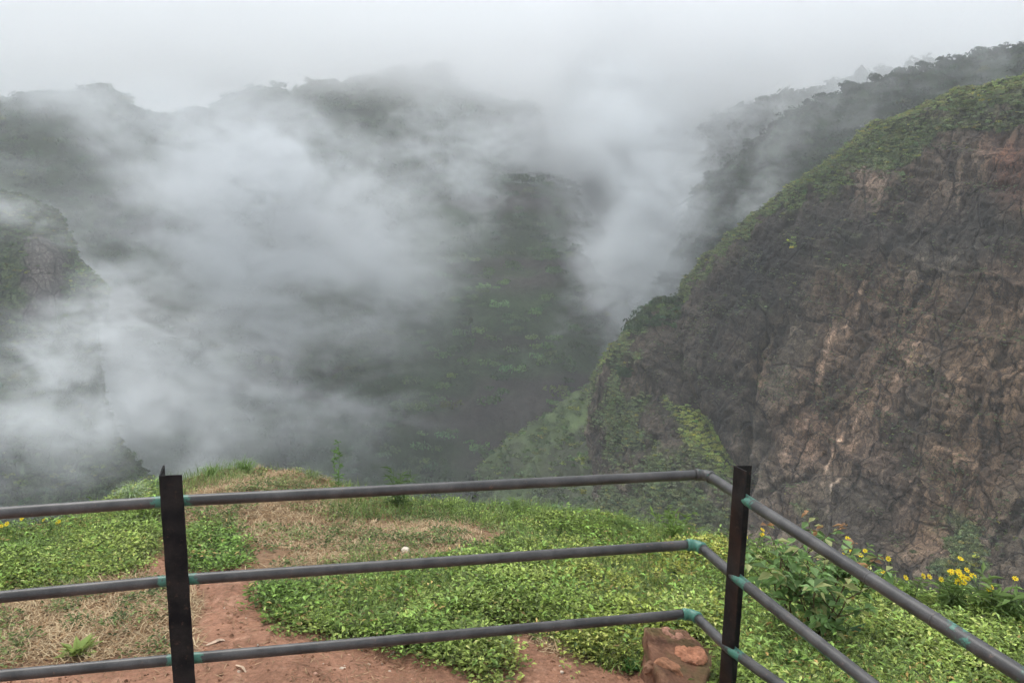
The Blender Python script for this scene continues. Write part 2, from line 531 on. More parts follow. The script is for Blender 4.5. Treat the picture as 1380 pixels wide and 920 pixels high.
# ------------------------------------------------------------------ the grassy spur below the nose of the cliff
sp_rows = [
    [(640, 655, 205), (690, 600, 205), (740, 560, 203), (790, 520, 200), (840, 470, 198), (900, 420, 196), (980, 380, 190)],
    [(650, 700, 190), (700, 650, 190), (750, 610, 188), (800, 575, 186), (850, 530, 184), (910, 490, 182), (990, 450, 178)],
    [(660, 760, 172), (710, 720, 172), (765, 680, 170), (815, 640, 168), (870, 610, 166), (930, 590, 164), (1010, 560, 160)],
    [(670, 860, 150), (730, 830, 150), (790, 800, 148), (850, 780, 146), (910, 760, 144), (970, 740, 142), (1050, 720, 140)]]
SP = patch(sp_rows, 130, 170, back=((15, -14), (50, -70)), foot=(10, -60))
SP = SP + normals(SP) * (fbm(SP, 0.07, 5, 52) * 3.2 + fbm(SP * [1.6, 0.6, 0.6], 0.14, 3, 57, ridged=True) * 1.6)[..., None]
spx, spy, _ = proj(SP)
sg = sstep(-0.25, 0.3, fbm(SP, 0.09, 4, 61))
sco = np.array([0.115, 0.155, 0.065]) * sg[..., None] + np.array([0.07, 0.08, 0.045]) * (1 - sg[..., None])
tag(link('hills', mesh_np('hills', SP.reshape(-1, 3), grid_faces(130, 170), sco.reshape(-1, 3)), M_slope), 'pale green grassy spur running down below the cliff nose', None, None, 'structure')
P, nn, ii, jj = vis_sample(SP, 4200)
tag(scatter_crowns('shrubbery', P, rng.uniform(0.4, 1.5, len(P)), greens(len(P), (0.10, 0.145, 0.05), 0.3, 0.08), bushes_lo, M_far, squash=0.7),
    'low green scrub covering the spur below the cliff nose', 'scrub', None, 'stuff')

# ------------------------------------------------------------------ the great basalt cliff on the right
cl_rows = [
    [(792, 600, 152), (806, 505, 150), (834, 464, 148), (866, 426, 146), (902, 394, 142), (945, 350, 138), (1000, 301, 134), (1060, 256, 129), (1130, 202, 123), (1200, 160, 117), (1280, 128, 110), (1380, 106, 102), (1500, 88, 94), (1640, 80, 86)],
    [(796, 620, 147), (815, 540, 144), (845, 485, 141), (878, 445, 139), (915, 410, 135), (962, 370, 131), (1015, 325, 127), (1075, 290, 122), (1145, 245, 116), (1215, 205, 110), (1295, 175, 103), (1390, 160, 96), (1500, 150, 88), (1640, 150, 80)],
    [(800, 640, 143), (825, 580, 139), (862, 525, 136), (900, 485, 132), (940, 455, 127), (985, 420, 123), (1040, 385, 119), (1100, 355, 114), (1165, 325, 109), (1235, 300, 103), (1310, 280, 97), (1400, 270, 90), (1510, 270, 83), (1640, 280, 76)],
    [(800, 668, 138), (832, 625, 133), (872, 590, 129), (915, 560, 126), (955, 535, 121), (1000, 510, 117), (1055, 485, 113), (1115, 460, 109), (1180, 440, 104), (1250, 425, 98), (1325, 415, 92), (1415, 410, 85), (1520, 420, 78), (1640, 440, 72)],
    [(795, 700, 130), (835, 675, 125), (880, 650, 121), (925, 630, 118), (965, 610, 115), (1010, 600, 112), (1065, 590, 108), (1125, 575, 104), (1190, 565, 99), (1260, 560, 93), (1340, 560, 87), (1425, 565, 81), (1530, 580, 75), (1640, 600, 69)],
    [(780, 760, 118), (830, 745, 114), (880, 730, 111), (930, 722, 109), (975, 715, 107), (1025, 710, 104), (1075, 705, 101), (1135, 700, 97), (1200, 700, 92), (1270, 705, 87), (1350, 710, 81), (1435, 720, 76), (1540, 740, 70), (1640, 760, 65)],
    [(760, 900, 104), (820, 890, 102), (875, 885, 100), (930, 880, 98), (980, 878, 97), (1030, 875, 95), (1085, 873, 92), (1145, 872, 88), (1210, 875, 84), (1280, 880, 79), (1360, 890, 74), (1445, 900, 69), (1545, 920, 64), (1640, 940, 60)]]
NU, NV = 560, 760
CL = patch(cl_rows, NU, NV, back=((8, -1.5), (45, -25)), foot=(8, -70))
# close the nose: sweep the left columns back behind the silhouette
cn = normals(CL)
base0 = CL.copy()
big = fbm(CL * [0.8, 0.8, 1.0], 0.035, 4, 101)
# dipping strata and joints, running from upper right to lower left
dip = np.stack([CL[..., 0] * 0.82 - CL[..., 2] * 0.57, CL[..., 1], CL[..., 0] * 0.57 + CL[..., 2] * 0.82], -1)
rid = fbm(dip * [0.35, 0.5, 1.5], 0.10, 5, 111, ridged=True)
crk = 1 - np.abs(fbm(dip * [1.2, 1, 0.45], 0.085, 5, 121)) * 2
vert = fbm(CL * [1.3, 1.3, 0.28], 0.13, 5, 131, ridged=True)
cpx, cpy, cz = proj(CL)
butt = sstep(-30, 40, sd_poly(cpx, cpy, [(780, 760), (795, 500), (850, 420), (905, 395), (880, 470), (905, 540), (990, 620), (1030, 760)]))
H = big * 2.4 + rid * 0.7 + vert * (0.35 + butt * 1.5) - sstep(0.82, 1.0, crk) * 0.5 + fbm(dip * [0.5, 1, 1.6], 0.5, 5, 141, 0.68) * 0.6
zz = dip[..., 2] * 0.8 + CL[..., 2] * 0.2 + fbm(CL, 0.06, 3, 145) * 5
for per, am in ((4.3, .40), (1.7, .14)):
    q_ = zz / per; fr = q_ - np.floor(q_)
    H = H + am * sstep(.0, .85, fr) * (1 - sstep(.85, 1, fr)) * (0.4 + 0.9 * sstep(-.3, .4, fbm(CL, 0.09, 3, 147 + int(per))))
# fault line left of the main face
cr1 = d_line(cpx, cpy, [(905, 395), (893, 440), (905, 500), (925, 560), (965, 610), (1000, 650)])
H = H - 4.0 * np.exp(-(cr1 / 11) ** 2)
cr2 = d_line(cpx, cpy, [(1032, 438), (1016, 470), (1012, 520), (1006, 600), (1000, 640)])
H = H - 1.8 * np.exp(-(cr2 / 5) ** 2)
H = H - H.mean() - 0.6
CL = CL + cn * H[..., None]
# ---- colours of the rock itself
W3 = base0
warp = fbm(W3, 0.05, 4, 151) * 60
warp2 = fbm(W3, 0.25, 4, 155) * 26
X_, Y_ = cpx + warp2, cpy + warp2 * 0.7
t1 = fbm(dip * [0.5, 1, 1.2], 0.06, 5, 161)
t2 = fbm(W3 * [1, 1, 0.25], 0.16, 5, 171)
C = np.array([0.103, 0.080, 0.058])[None, None] * (1 + 0.75 * t1 + 0.7 * t2).clip(0.25, 3)[..., None]
def zone(poly, colr, soft=30, k=1.0):
    global C
    mm = sstep(-soft, soft, sd_poly(X_, Y_, poly))[..., None] * k
    C = C * (1 - mm) + C * np.array(colr) * mm
zone([(1080, 370), (1180, 345), (1260, 400), (1230, 560), (1200, 640), (1060, 620), (1040, 540), (1100, 480)], (1.45, 1.22, 1.12))
zone([(1260, 380), (1400, 330), (1420, 620), (1240, 760), (1180, 700), (1260, 560)], (1.35, 1.12, 0.98), 40)
zone([(1340, 180), (1420, 170), (1420, 300), (1350, 270)], (1.75, 1.12, 1.0), 30)
zone([(1130, 215), (1370, 170), (1380, 250), (1160, 300)], (1.35, 1.22, 1.2), 30)
zone([(1060, 260), (1200, 280), (1330, 260), (1380, 350), (1200, 345), (1060, 350), (1000, 420), (960, 380)], (0.62, 0.66, 0.74), 30)
zone([(895, 410), (960, 380), (1000, 440), (1010, 560), (960, 600), (905, 500)], (0.66, 0.66, 0.70), 30, 0.9)
zone([(1160, 560), (1240, 560), (1230, 700), (1130, 760), (1100, 700)], (0.55, 0.57, 0.62), 22, 0.9)
zone([(1050, 560), (1090, 540), (1120, 560), (1090, 700), (1020, 720)], (0.95, 0.9, 0.9), 22, 0.9)
zone([(1330, 300), (1420, 320), (1400, 420), (1300, 400)], (0.75, 0.75, 0.8), 30, 0.8)
zone([(1018, 460), (1030, 455), (1036, 500), (1022, 530), (1012, 500)], (2.3, 1.9, 1.6), 7, 0.8)
for pts, wd, br in (([(1171, 358), (1150, 388), (1140, 425), (1128, 440)], 2.0, 2.4), ([(1120, 440), (1110, 480), (1104, 520)], 3.0, 1.5),
                    ([(1165, 540), (1150, 570), (1125, 590)], 3, 1.7), ([(1148, 595), (1138, 612), (1132, 635), (1118, 655), (1112, 690)], 2.2, 2.6),
                    ([(1128, 590), (1112, 620), (1104, 655)], 1.8, 2.0), ([(1290, 205), (1280, 260), (1262, 330)], 4, 1.35), ([(1190, 620), (1184, 650)], 1.6, 1.9),
                    ([(1075, 560), (1050, 620), (1038, 680)], 3, 1.4), ([(1240, 650), (1205, 690)], 2, 1.5), ([(1308, 620), (1296, 665)], 2, 1.5)):
    dl = d_line(cpx + warp2 * 0.25, cpy, pts)
    C = C * (1 + 2.0 * (br - 1) * np.exp(-(dl / wd) ** 2) * sstep(-0.5, 0.1, fbm(W3, 0.7, 3, 191)))[..., None]
C = C * (1 - 0.45 * sstep(0.78, 1.0, crk))[..., None]
# ---- where plants hold on
def veg(poly, soft, thr, k=1.0, w=1.0):
    s_ = sstep(-soft, soft, sd_poly(cpx + warp2 * w, cpy + warp2 * w, poly))
    return s_ * k
vn = fbm(dip * [0.35, 0.6, 1.3], 0.16, 5, 181)
V_ = np.zeros(cpx.shape)
V_ = np.maximum(V_, veg([(1000, 255), (1130, 180), (1200, 140), (1280, 100), (1420, 60), (1700, 40), (1700, 140), (1400, 164), (1290, 182), (1200, 212), (1130, 242), (1060, 278), (1000, 314), (950, 356), (918, 392), (890, 408), (880, 395), (930, 340)], 9, 0, 1.0))
V_ = np.maximum(V_, veg([(1150, 190), (1230, 180), (1260, 215), (1200, 265), (1130, 290), (1100, 260), (1110, 220)], 24, 0, 0.80))
V_ = np.maximum(V_, veg([(940, 330), (1000, 290), (1060, 285), (1010, 345), (965, 395), (925, 390)], 12, 0, 0.52))
V_ = np.maximum(V_, veg([(800, 640), (805, 510), (832, 450), (868, 410), (900, 400), (890, 440), (860, 480), (850, 540), (900, 530), (955, 600), (1005, 650), (1000, 720), (960, 740), (900, 720), (850, 760), (790, 760)], 16, 0, 0.78))
V_ = np.maximum(V_, veg([(890, 535), (940, 550), (990, 620), (985, 650), (920, 600)], 10, 0, 1.0))
V_ = np.maximum(V_, veg([(1265, 715), (1290, 690), (1315, 710), (1330, 760), (1320, 800), (1265, 790)], 10, 0, 0.95))
V_ = np.maximum(V_, veg([(1060, 320), (1072, 312), (1070, 330), (1056, 332)], 5, 0, 1.0, 0.2))
V_ = np.maximum(V_, veg([(1040, 640), (1100, 650), (1090, 720), (1030, 720)], 20, 0, 0.5))
V_ = np.maximum(V_, veg([(1060, 400), (1100, 400), (1110, 440), (1070, 430)], 16, 0, 0.5))
V_ = np.maximum(V_, veg([(1240, 600), (1330, 590), (1330, 680), (1250, 700)], 30, 0, 0.42))
V_ = np.maximum(V_, 0.42)
back_rows = (np.arange(NU)[:, None] < NU * 2.0 / 9.0) & np.ones((1, NV), bool)
Vm = sstep(0.62, 0.88, V_ + vn * 0.55)
Vm = np.where(back_rows, np.maximum(Vm, 0.8), Vm)
gcl = np.array([0.088, 0.110, 0.046]) * (1 + 0.6 * fbm(W3, 0.4, 4, 201))[..., None]
C = C * (1 - Vm[..., None]) + gcl * Vm[..., None]
C = C.clip(0.01, 0.6)
cliff = link('cliff', mesh_np('cliff', CL.reshape(-1, 3), grid_faces(NU, NV), C.reshape(-1, 3)), M_rock)
tag(cliff, 'brown and grey basalt cliff bulging out beyond the railing', None, None, 'structure')
# plants on the cliff
dens = Vm * (0.25 + 0.75 * sstep(0.4, 0.8, V_))
P, nn, ii, jj = vis_sample(CL, 21000, dens + 1e-5)
px, py, z = proj(P)
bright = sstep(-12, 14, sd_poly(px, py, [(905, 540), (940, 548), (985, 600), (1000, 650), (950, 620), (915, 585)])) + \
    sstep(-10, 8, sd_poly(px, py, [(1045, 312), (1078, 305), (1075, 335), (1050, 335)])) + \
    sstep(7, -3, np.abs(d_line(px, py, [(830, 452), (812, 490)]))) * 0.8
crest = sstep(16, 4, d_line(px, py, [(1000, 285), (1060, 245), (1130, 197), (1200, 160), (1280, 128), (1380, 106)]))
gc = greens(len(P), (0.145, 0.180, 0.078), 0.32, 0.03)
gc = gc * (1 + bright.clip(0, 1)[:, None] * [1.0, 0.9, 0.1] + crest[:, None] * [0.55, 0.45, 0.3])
P = P + nn * 0.1
tag(scatter_crowns('cliff_scrub', P, rng.uniform(0.15, 0.50, len(P)), gc, bushes_lo, M_far, squash=0.75),
    'grass and low scrub clinging to the crest and ledges of the cliff', 'scrub', None, 'stuff')

bp, bn, _a, _b = vis_sample(CL, 260, (sd_poly(cpx, cpy, [(846, 446), (858, 412), (900, 388), (898, 425), (868, 452)]) > 0) * 1.0 + 1e-9)
tag(scatter_crowns('bushes', bp, rng.uniform(0.5, 1.5, len(bp)), greens(len(bp), (0.045, 0.075, 0.03), 0.3, 0.05), bushes_hi, M_far),
    'dark green bushes crowded on the shoulder of the cliff nose', 'bushes', None, 'stuff')
P, nn, ii, jj = vis_sample(CL, 9000, sstep(0.0, 0.35, fbm(dip * [0.35, 0.6, 1.6], 0.3, 4, 183)) * (NU * 2.0 / 9.0 < np.arange(NU)[:, None]) + 1e-6)
tag(scatter_crowns('cliff_tufts', P, rng.uniform(0.07, 0.26, len(P)), greens(len(P), (0.085, 0.105, 0.05), 0.35, 0.06), bushes_lo[:2], M_far, squash=0.8),
    'small tufts of grass rooted in the cracks of the bare rock face', 'scrub', None, 'stuff')

# ------------------------------------------------------------------ left outcrop
oc_rows = [
    [(-280, 262, 175), (-140, 260, 175), (-50, 262, 175), (20, 269, 175), (58, 284, 174), (82, 306, 173), (96, 334, 173), (102, 358, 173), (122, 378, 174), (142, 402, 176)],
    [(-280, 300, 166), (-140, 298, 166), (-50, 298, 166), (12, 302, 165), (48, 314, 165), (72, 332, 165), (86, 354, 165), (94, 376, 166), (112, 398, 167), (134, 420, 170)],
    [(-280, 360, 160), (-140, 358, 160), (-50, 360, 160), (6, 362, 159), (38, 368, 158), (62, 380, 158), (80, 398, 158), (94, 416, 160), (110, 438, 163), (130, 462, 168)],
    [(-280, 470, 152), (-140, 468, 152), (-60, 470, 152), (0, 478, 151), (34, 490, 150), (58, 504, 151), (78, 522, 152), (104, 544, 154), (134, 570, 157), (168, 600, 162)],
    [(-280, 650, 140), (-140, 650, 140), (-60, 650, 140), (0, 660, 140), (36, 670, 139), (66, 682, 140), (104, 696, 141), (146, 712, 142), (190, 736, 145), (240, 764, 150)]]
OC = patch(oc_rows, 150, 190, back=((10, -1), (45, -25)), foot=(8, -90))
ocn = normals(OC)
orock = fbm(OC * [1.2, 1.2, 0.35], 0.13, 5, 211, ridged=True)
OC = OC + ocn * (orock * 1.1 + fbm(OC, 0.05, 3, 213) * 1.0)[..., None]
opx, opy, _ = proj(OC)
om = sstep(8, -8, sd_poly(opx, opy, [(30, 325), (84, 322), (94, 365), (76, 425), (36, 435)]) + fbm(OC, 0.3, 3, 5) * 20)
om = np.maximum(om, sstep(-6, 6, sd_poly(opx, opy, [(85, 365), (128, 345), (175, 400), (160, 415), (90, 395)])))
oc_c = np.array([0.075, 0.066, 0.058]) * (1 + 0.5 * orock[..., None]) * (1 - om[..., None]) + np.array([0.06, 0.085, 0.035]) * om[..., None]
tag(link('cliff', mesh_np('cliff', OC.reshape(-1, 3), grid_faces(150, 190), oc_c.clip(0.01, 1).reshape(-1, 3)), M_rock), 'rounded rock outcrop with grassy top half hidden in mist at left', None, None, 'structure')
P, nn, ii, jj = vis_sample(OC, 7000, om + 0.02)
px, py, _ = proj(P)
gc = greens(len(P), (0.065, 0.095, 0.035), 0.3, 0.1) * (1 + 0.9 * sstep(-6, 8, sd_poly(px, py, [(85, 365), (128, 345), (175, 400), (90, 395)])))[:, None]
tag(scatter_crowns('cliff_scrub', P, rng.uniform(0.3, 1.1, len(P)), gc, bushes_lo, M_far, squash=0.8), 'scrub on the grassy top and shoulder of the left outcrop', 'scrub', None, 'stuff')
#@@T
# ------------------------------------------------------------------ single trees that stand out on the ridges
def tree(q, h, cw, label, group, seed, colr=(0.030, 0.045, 0.022), bare=False):
    root = empty('bare_tree' if bare else 'tree', q, label, 'tree', group)
    r = np.random.default_rng(seed); b = MB()
    pts = np.array([(0, 0, -0.6), (r.normal() * .1, 0, h * .2), (r.normal() * .3, r.normal() * .2, h * .45), (r.normal() * .4, r.normal() * .3, h * .72)])
    V, Fq = tube(pts, np.array([.055, .045, .033, .016]) * h * .5, 6); b.add(V, Fq, (0.06, 0.05, 0.042))
    ends = [pts[-1]]
    for k in range(9 if bare else 5):
        a = k * 2.4 + r.uniform(0, 1); f = r.uniform(.3, .95); p0 = pts[1] * (1 - f) + pts[-1] * f
        e = p0 + np.array([math.cos(a) * cw * .7, math.sin(a) * cw * .7, h * r.uniform(.12, .35)])
        mid = (p0 + e) / 2 + [0, 0, h * .05]
        V, Fq = tube([p0, mid, e], np.array([.016, .011, .004]) * h * .6, 5); b.add(V, Fq, (0.06, 0.05, 0.042)); ends.append(e)
    b.build('trunk', M_bark, root)
    Vs = []; Cs = []
    if not bare:
        ends += [np.array([math.cos(a) * cw * .45, math.sin(a) * cw * .45, h * .42]) for a in np.arange(5) * 1.26 + seed]
    for i, e in enumerate(ends):
        v0, t0 = crown(26 if bare else 130, 4, .2 if bare else .24, .8, seed * 7 + i)
        s = cw * (r.uniform(.38, .55) if bare else r.uniform(.55, .8)); Vs.append(v0 * s + e - [0, 0, s * .25]); Cs.append(np.array(colr)[None] * t0[:, None] * r.uniform(.7, 1.3))
    V = np.vstack(Vs); link('crown', mesh_np('crown', V, np.arange(len(V)).reshape(-1, 4), np.vstack(Cs), False), M_far, root)
    return root
def snap(G, px, py):
    """the nearest surface point of a patch seen at that pixel"""
    u, v, z = proj(G); d = np.hypot(u - px, v - py) + z * 0.02
    return G[np.unravel_index(np.argmin(d), d.shape)]
def on_patch(G, px):
    """crest point of a patch at that photo column"""
    u, v, z = proj(G); k = np.abs(u - px) < 6; v2 = np.where(k, v, 1e9); i = np.unravel_index(np.argmin(v2), v2.shape); return G[i]
for i, (px_, h, cw) in enumerate([(1138, 2.6, 1.7), (1060, 2.0, 1.5), (1085, 1.8, 1.4), (1210, 1.9, 1.4), (1242, 2.0, 1.5), (1290, 1.7, 1.3), (1318, 2.1, 1.5), (1362, 1.8, 1.3), (1015, 2.0, 1.5), (1172, 1.8, 1.3), (1340, 2.2, 1.2), (1265, 2.3, 1.2), (1100, 2.3, 1.2)]):
    tree(on_patch(G1, px_), h, cw, 'round crowned dark tree on the crest of the wooded ridge behind the cliff' if px_ != 1138 else 'tallest dark tree on the wooded crest, its dome standing against the white sky',
         'trees along the wooded crest' if px_ != 1138 else None, 500 + i, (0.030, 0.046, 0.024))
tree(snap(G1, 985, 296), 7.0, 2.0, 'thin nearly bare tree on the slope left of the cliff crest, wrapped in mist', None, 540, (0.04, 0.05, 0.03), True)
tree(snap(CL, 845, 512), 2.2, 1.6, 'small dark bush on the nose of the cliff', None, 541, (0.035, 0.06, 0.025))
for i, (px_, py_, h) in enumerate([(178, 262, 7), (140, 300, 6), (215, 290, 6), (182, 300, 6), (150, 275, 6)]):
    tree(snap(wall, px_, py_ + 14), h, 3.2, 'dark tree rising behind the left rock outcrop', 'trees behind the left outcrop', 550 + i, (0.032, 0.05, 0.026))

# ------------------------------------------------------------------ the ledge in front (ground)
rim_px = [(-560, 740, 4.6), (-300, 728, 5.0), (-120, 724, 5.2), (0, 722, 5.4), (60, 714, 5.6), (120, 694, 5.9), (170, 676, 6.2), (215, 660, 6.6), (260, 644, 7.0), (300, 631, 7.3), (350, 630, 7.3),
          (400, 641, 7.0), (460, 662, 6.6), (540, 680, 6.3), (640, 688, 6.2), (740, 694, 6.1), (830, 706, 5.9), (900, 720, 5.7), (980, 738, 5.3), (1060, 760, 5.0), (1140, 788, 4.7),
          (1220, 812, 4.4), (1300, 832, 4.2), (1380, 846, 4.0), (1600, 880, 3.8), (1900, 925, 3.6)]
rp = np.array([at(*q) for q in rim_px])
raz = np.arctan2(rp[:, 0], rp[:, 1]); rr = np.hypot(rp[:, 0], rp[:, 1]); rz = rp[:, 2]
# close the ring behind the camera, where the path comes from
raz = np.concatenate([[-np.pi, -2.4, -1.7], raz, [1.5, 2.2, np.pi]])
rr = np.concatenate([[14, 11, 6], rr, [4.2, 9, 14]]); rz = np.concatenate([[0, 0, -0.1], rz, [0, 0, 0]])
def rim(az): return np.interp(az, raz, rr), np.interp(az, raz, rz)

def ground_z(x, y, fine=True):
    az = np.arctan2(x, y); r = np.hypot(x, y)
    R_, Z_ = rim(az)
    s = r / R_
    z = Z_ * sstep(0.42, 1.0, s)
    o = np.maximum(s - 1, 0)
    z = z - np.where(o > 0, np.minimum(2.2 * R_ * o ** 1.6 * 2.2, 70 + 20 * o), 0)
    P = np.stack([x, y, np.zeros_like(x)], -1)
    k = sstep(1.5, 3.0, r)
    z = z + k * (0.035 * fbm(P, 0.9, 3, 300) + 0.020 * fbm(P, 4.0, 3, 303) + (0.007 * fbm(P, 13.0, 3, 305) if np.size(x) > 50000 else 0))
    # heaps of old earth under the dry grass
    for (mx, my, mr, mh) in MOUNDS:
        z = z + mh * np.exp(-((x - mx) ** 2 + (y - my) ** 2) / mr ** 2)
    return z
MOUNDS = []
for (px_, py_, d_, mr, mh) in ((620, 735, 5.2, 0.55, 0.10), (330, 690, 6.3, 0.7, 0.10), (640, 790, 4.4, 0.7, 0.05)):
    q = at(px_, py_, d_); MOUNDS.append((q[0], q[1], mr, mh))

def hit(px, py):
    """where the ray of a photo pixel meets the ground"""
    d = ray(px, py); t = 2.0
    for _ in range(400):
        p = CAMP + d * t
        if p[2] <= ground_z(np.array(p[0]), np.array(p[1])): break
        t += 0.02
    return CAMP + d * t

na, nr = 900, 420
az = np.linspace(-np.pi, np.pi, na)
# finer sampling inside the frame
az = np.sort(np.concatenate([np.linspace(-0.85, 0.85, 720), np.linspace(-np.pi, -0.86, 110), np.linspace(0.86, np.pi, 110)]))
sr_ = np.concatenate([np.linspace(0.02, 0.35, 25), np.linspace(0.36, 1.12, 330), 1.12 + np.geomspace(0.01, 9, 60)])
AZ, SR = np.meshgrid(az, sr_, indexing='ij')
RR = rim(AZ)[0] * SR
GX, GY = RR * np.sin(AZ), RR * np.cos(AZ)
GZ = ground_z(GX, GY)
GP = np.stack([GX, GY, GZ], -1)

SOILP = [[(0, 900), (230, 886), (262, 800), (180, 785), (175, 745), (310, 735), (330, 770), (345, 800), (400, 850), (560, 880), (640, 900), (700, 880), (760, 885), (860, 900), (870, 1100), (-200, 1100), (-200, 905)],
         [(285, 690), (330, 678), (400, 682), (395, 708), (320, 712)], [(600, 728), (660, 715), (690, 735), (620, 745)]]
GREEN = [
    [(-300, 700), (0, 700), (120, 690), (222, 684), (222, 742), (180, 765), (110, 788), (0, 795), (-300, 810)],
    [(140, 690), (150, 662), (250, 625), (345, 600), (372, 628), (310, 646), (250, 664), (225, 700)],
    [(248, 728), (320, 722), (318, 752), (270, 772), (250, 765)],
    [(345, 800), (420, 778), (480, 775), (560, 752), (640, 748), (705, 735), (700, 700), (640, 690), (540, 672), (760, 676), (860, 690), (980, 725), (975, 840), (868, 850), (862, 905), (800, 900), (770, 870), (720, 838), (640, 850), (690, 900), (640, 905), (560, 880), (430, 848), (370, 838)],
    [(960, 700), (1900, 700), (1900, 1300), (950, 1300), (930, 950), (950, 920), (962, 880), (900, 842), (870, 838), (900, 820)]]
SPARSE = [[(440, 660), (560, 668), (700, 690), (700, 715), (560, 705), (440, 700)], [(0, 800), (230, 790), (230, 885), (0, 890)]]
DRY = [[(-200, 790), (0, 792), (180, 770), (232, 780), (232, 884), (0, 898), (-200, 905)],
       [(240, 664), (310, 645), (380, 628), (450, 632), (480, 655), (480, 690), (560, 695), (700, 705), (712, 735), (620, 752), (520, 768), (430, 780), (345, 798), (325, 770), (320, 725), (250, 720)],
       [(220, 790), (262, 792), (262, 880), (238, 884)], [(700, 850), (800, 860), (850, 900), (760, 890)]]
def region(P, polys, soft=12, nz=14, seed=400):
    px, py, z = proj(P)
    n_ = fbm(P, 2.2, 3, seed) * nz * 1.6
    r = np.zeros(px.shape)
    for q in polys: r = np.maximum(r, sstep(-soft, soft, sd_poly(px + n_, py + n_ * 0.6, q)))
    front = (P[..., 1] > 0.6)
    return np.where(front, r, 0)
mg = region(GP, GREEN); md = region(GP, DRY, seed=410)
soil = np.array([0.30, 0.155, 0.098])[None, None] * (1 + 0.22 * fbm(GP, 1.6, 4, 420) + 0.14 * fbm(GP, 9, 3, 421))[..., None]
px, py, z = proj(GP)
dark = sstep(-12, 14, sd_poly(px, py, SOILP[1]))[..., None] * 0.4
soil = soil * (1 - dark) * np.where((fbm(GP, 14, 3, 424) > 0.33)[..., None], [1.22, 1.3, 1.35], 1.0)
c = soil * (1 - md[..., None] * 0.75) + np.array([0.22, 0.145, 0.085]) * md[..., None] * 0.75
c = c * (1 - mg[..., None] * 0.85) + np.array([0.05, 0.055, 0.022]) * mg[..., None] * 0.85
out = (SR > 1.1)[..., None] & np.ones(3, bool)
c = np.where(out, [0.07, 0.075, 0.035], c).clip(0.01, 0.9)
tag(link('ground', mesh_np('ground', GP.reshape(-1, 3), grid_faces(*GX.shape), c.reshape(-1, 3)), M_soil), 'red soil ledge of the viewpoint beyond the railing', None, None, 'structure')

# ------------------------------------------------------------------ leaves, blades, straws as triangles
def leaves(base, dirv, up, L, W, col, fold=0.25):
    """all (n,3)/(n,): folded leaf of two triangles"""
    side = np.cross(dirv, up); side /= np.linalg.norm(side, axis=1)[:, None] + 1e-9
    upn = np.cross(side, dirv)
    mid = base + dirv * (L * 0.5)[:, None]
    l = mid + side * (W * 0.5)[:, None] + upn * (W * fold)[:, None]
    r = mid - side * (W * 0.5)[:, None] + upn * (W * fold)[:, None]
    tip = base + dirv * L[:, None] - upn * (L * 0.15)[:, None]
    n = len(base)
    V = np.stack([base, l, tip, r], 1).reshape(-1, 3)
    i = np.arange(n)[:, None] * 4
    T = np.concatenate([i + [0, 1, 2], i + [0, 2, 3]], 0)
    return V, T, np.repeat(col, 4, 0)

def blades(base, dirv, L, W, bend, col):
    """curved blade of 3 triangles (5 verts)"""
    n = len(base)
    side = np.cross(dirv, np.array([0, 0, 1.0]) + 0.01); side /= np.linalg.norm(side, axis=1)[:, None] + 1e-9
    h = dirv.copy(); h[:, 2] = 0; h /= np.linalg.norm(h, axis=1)[:, None] + 1e-9
    m_ = base + dirv * (L * 0.55)[:, None]
    d2 = dirv + (h - np.array([0, 0, 0.9])) * bend[:, None]; d2 /= np.linalg.norm(d2, axis=1)[:, None]
    tip = m_ + d2 * (L * 0.45)[:, None]
    w_ = (W * 0.5)[:, None]
    V = np.stack([base - side * w_, base + side * w_, m_ + side * w_ * 0.8, m_ - side * w_ * 0.8, tip], 1).reshape(-1, 3)
    i = np.arange(n)[:, None] * 5
    T = np.concatenate([i + [0, 1, 2], i + [0, 2, 3], i + [3, 2, 4]], 0)
    return V, T, np.repeat(col, 5, 0)

def scatter_px(n, polys, dist_bias=1.0, soft=10, nz=14, seed=400, thr=None):
    """n random ground points in polygons of the photo, mapped to the real ledge, about even on the ground"""
    out_ = []; tot = 0
    while tot < n:
        k = n * 2
        a = rng.uniform(-0.80, 0.85, k); R_, _ = rim(a)
        r = np.sqrt(rng.uniform(1.3 ** 2, (R_ * 1.10) ** 2))
        x, y = r * np.sin(a), r * np.cos(a)
        P = np.stack([x, y, ground_z(x, y)], -1)
        mk = region(P, polys, soft, nz, seed)
        keep = rng.random(k) < mk
        P = P[keep]
        out_.append(P); tot += len(P)
        if tot == 0: break
    return np.vstack(out_)[:n]

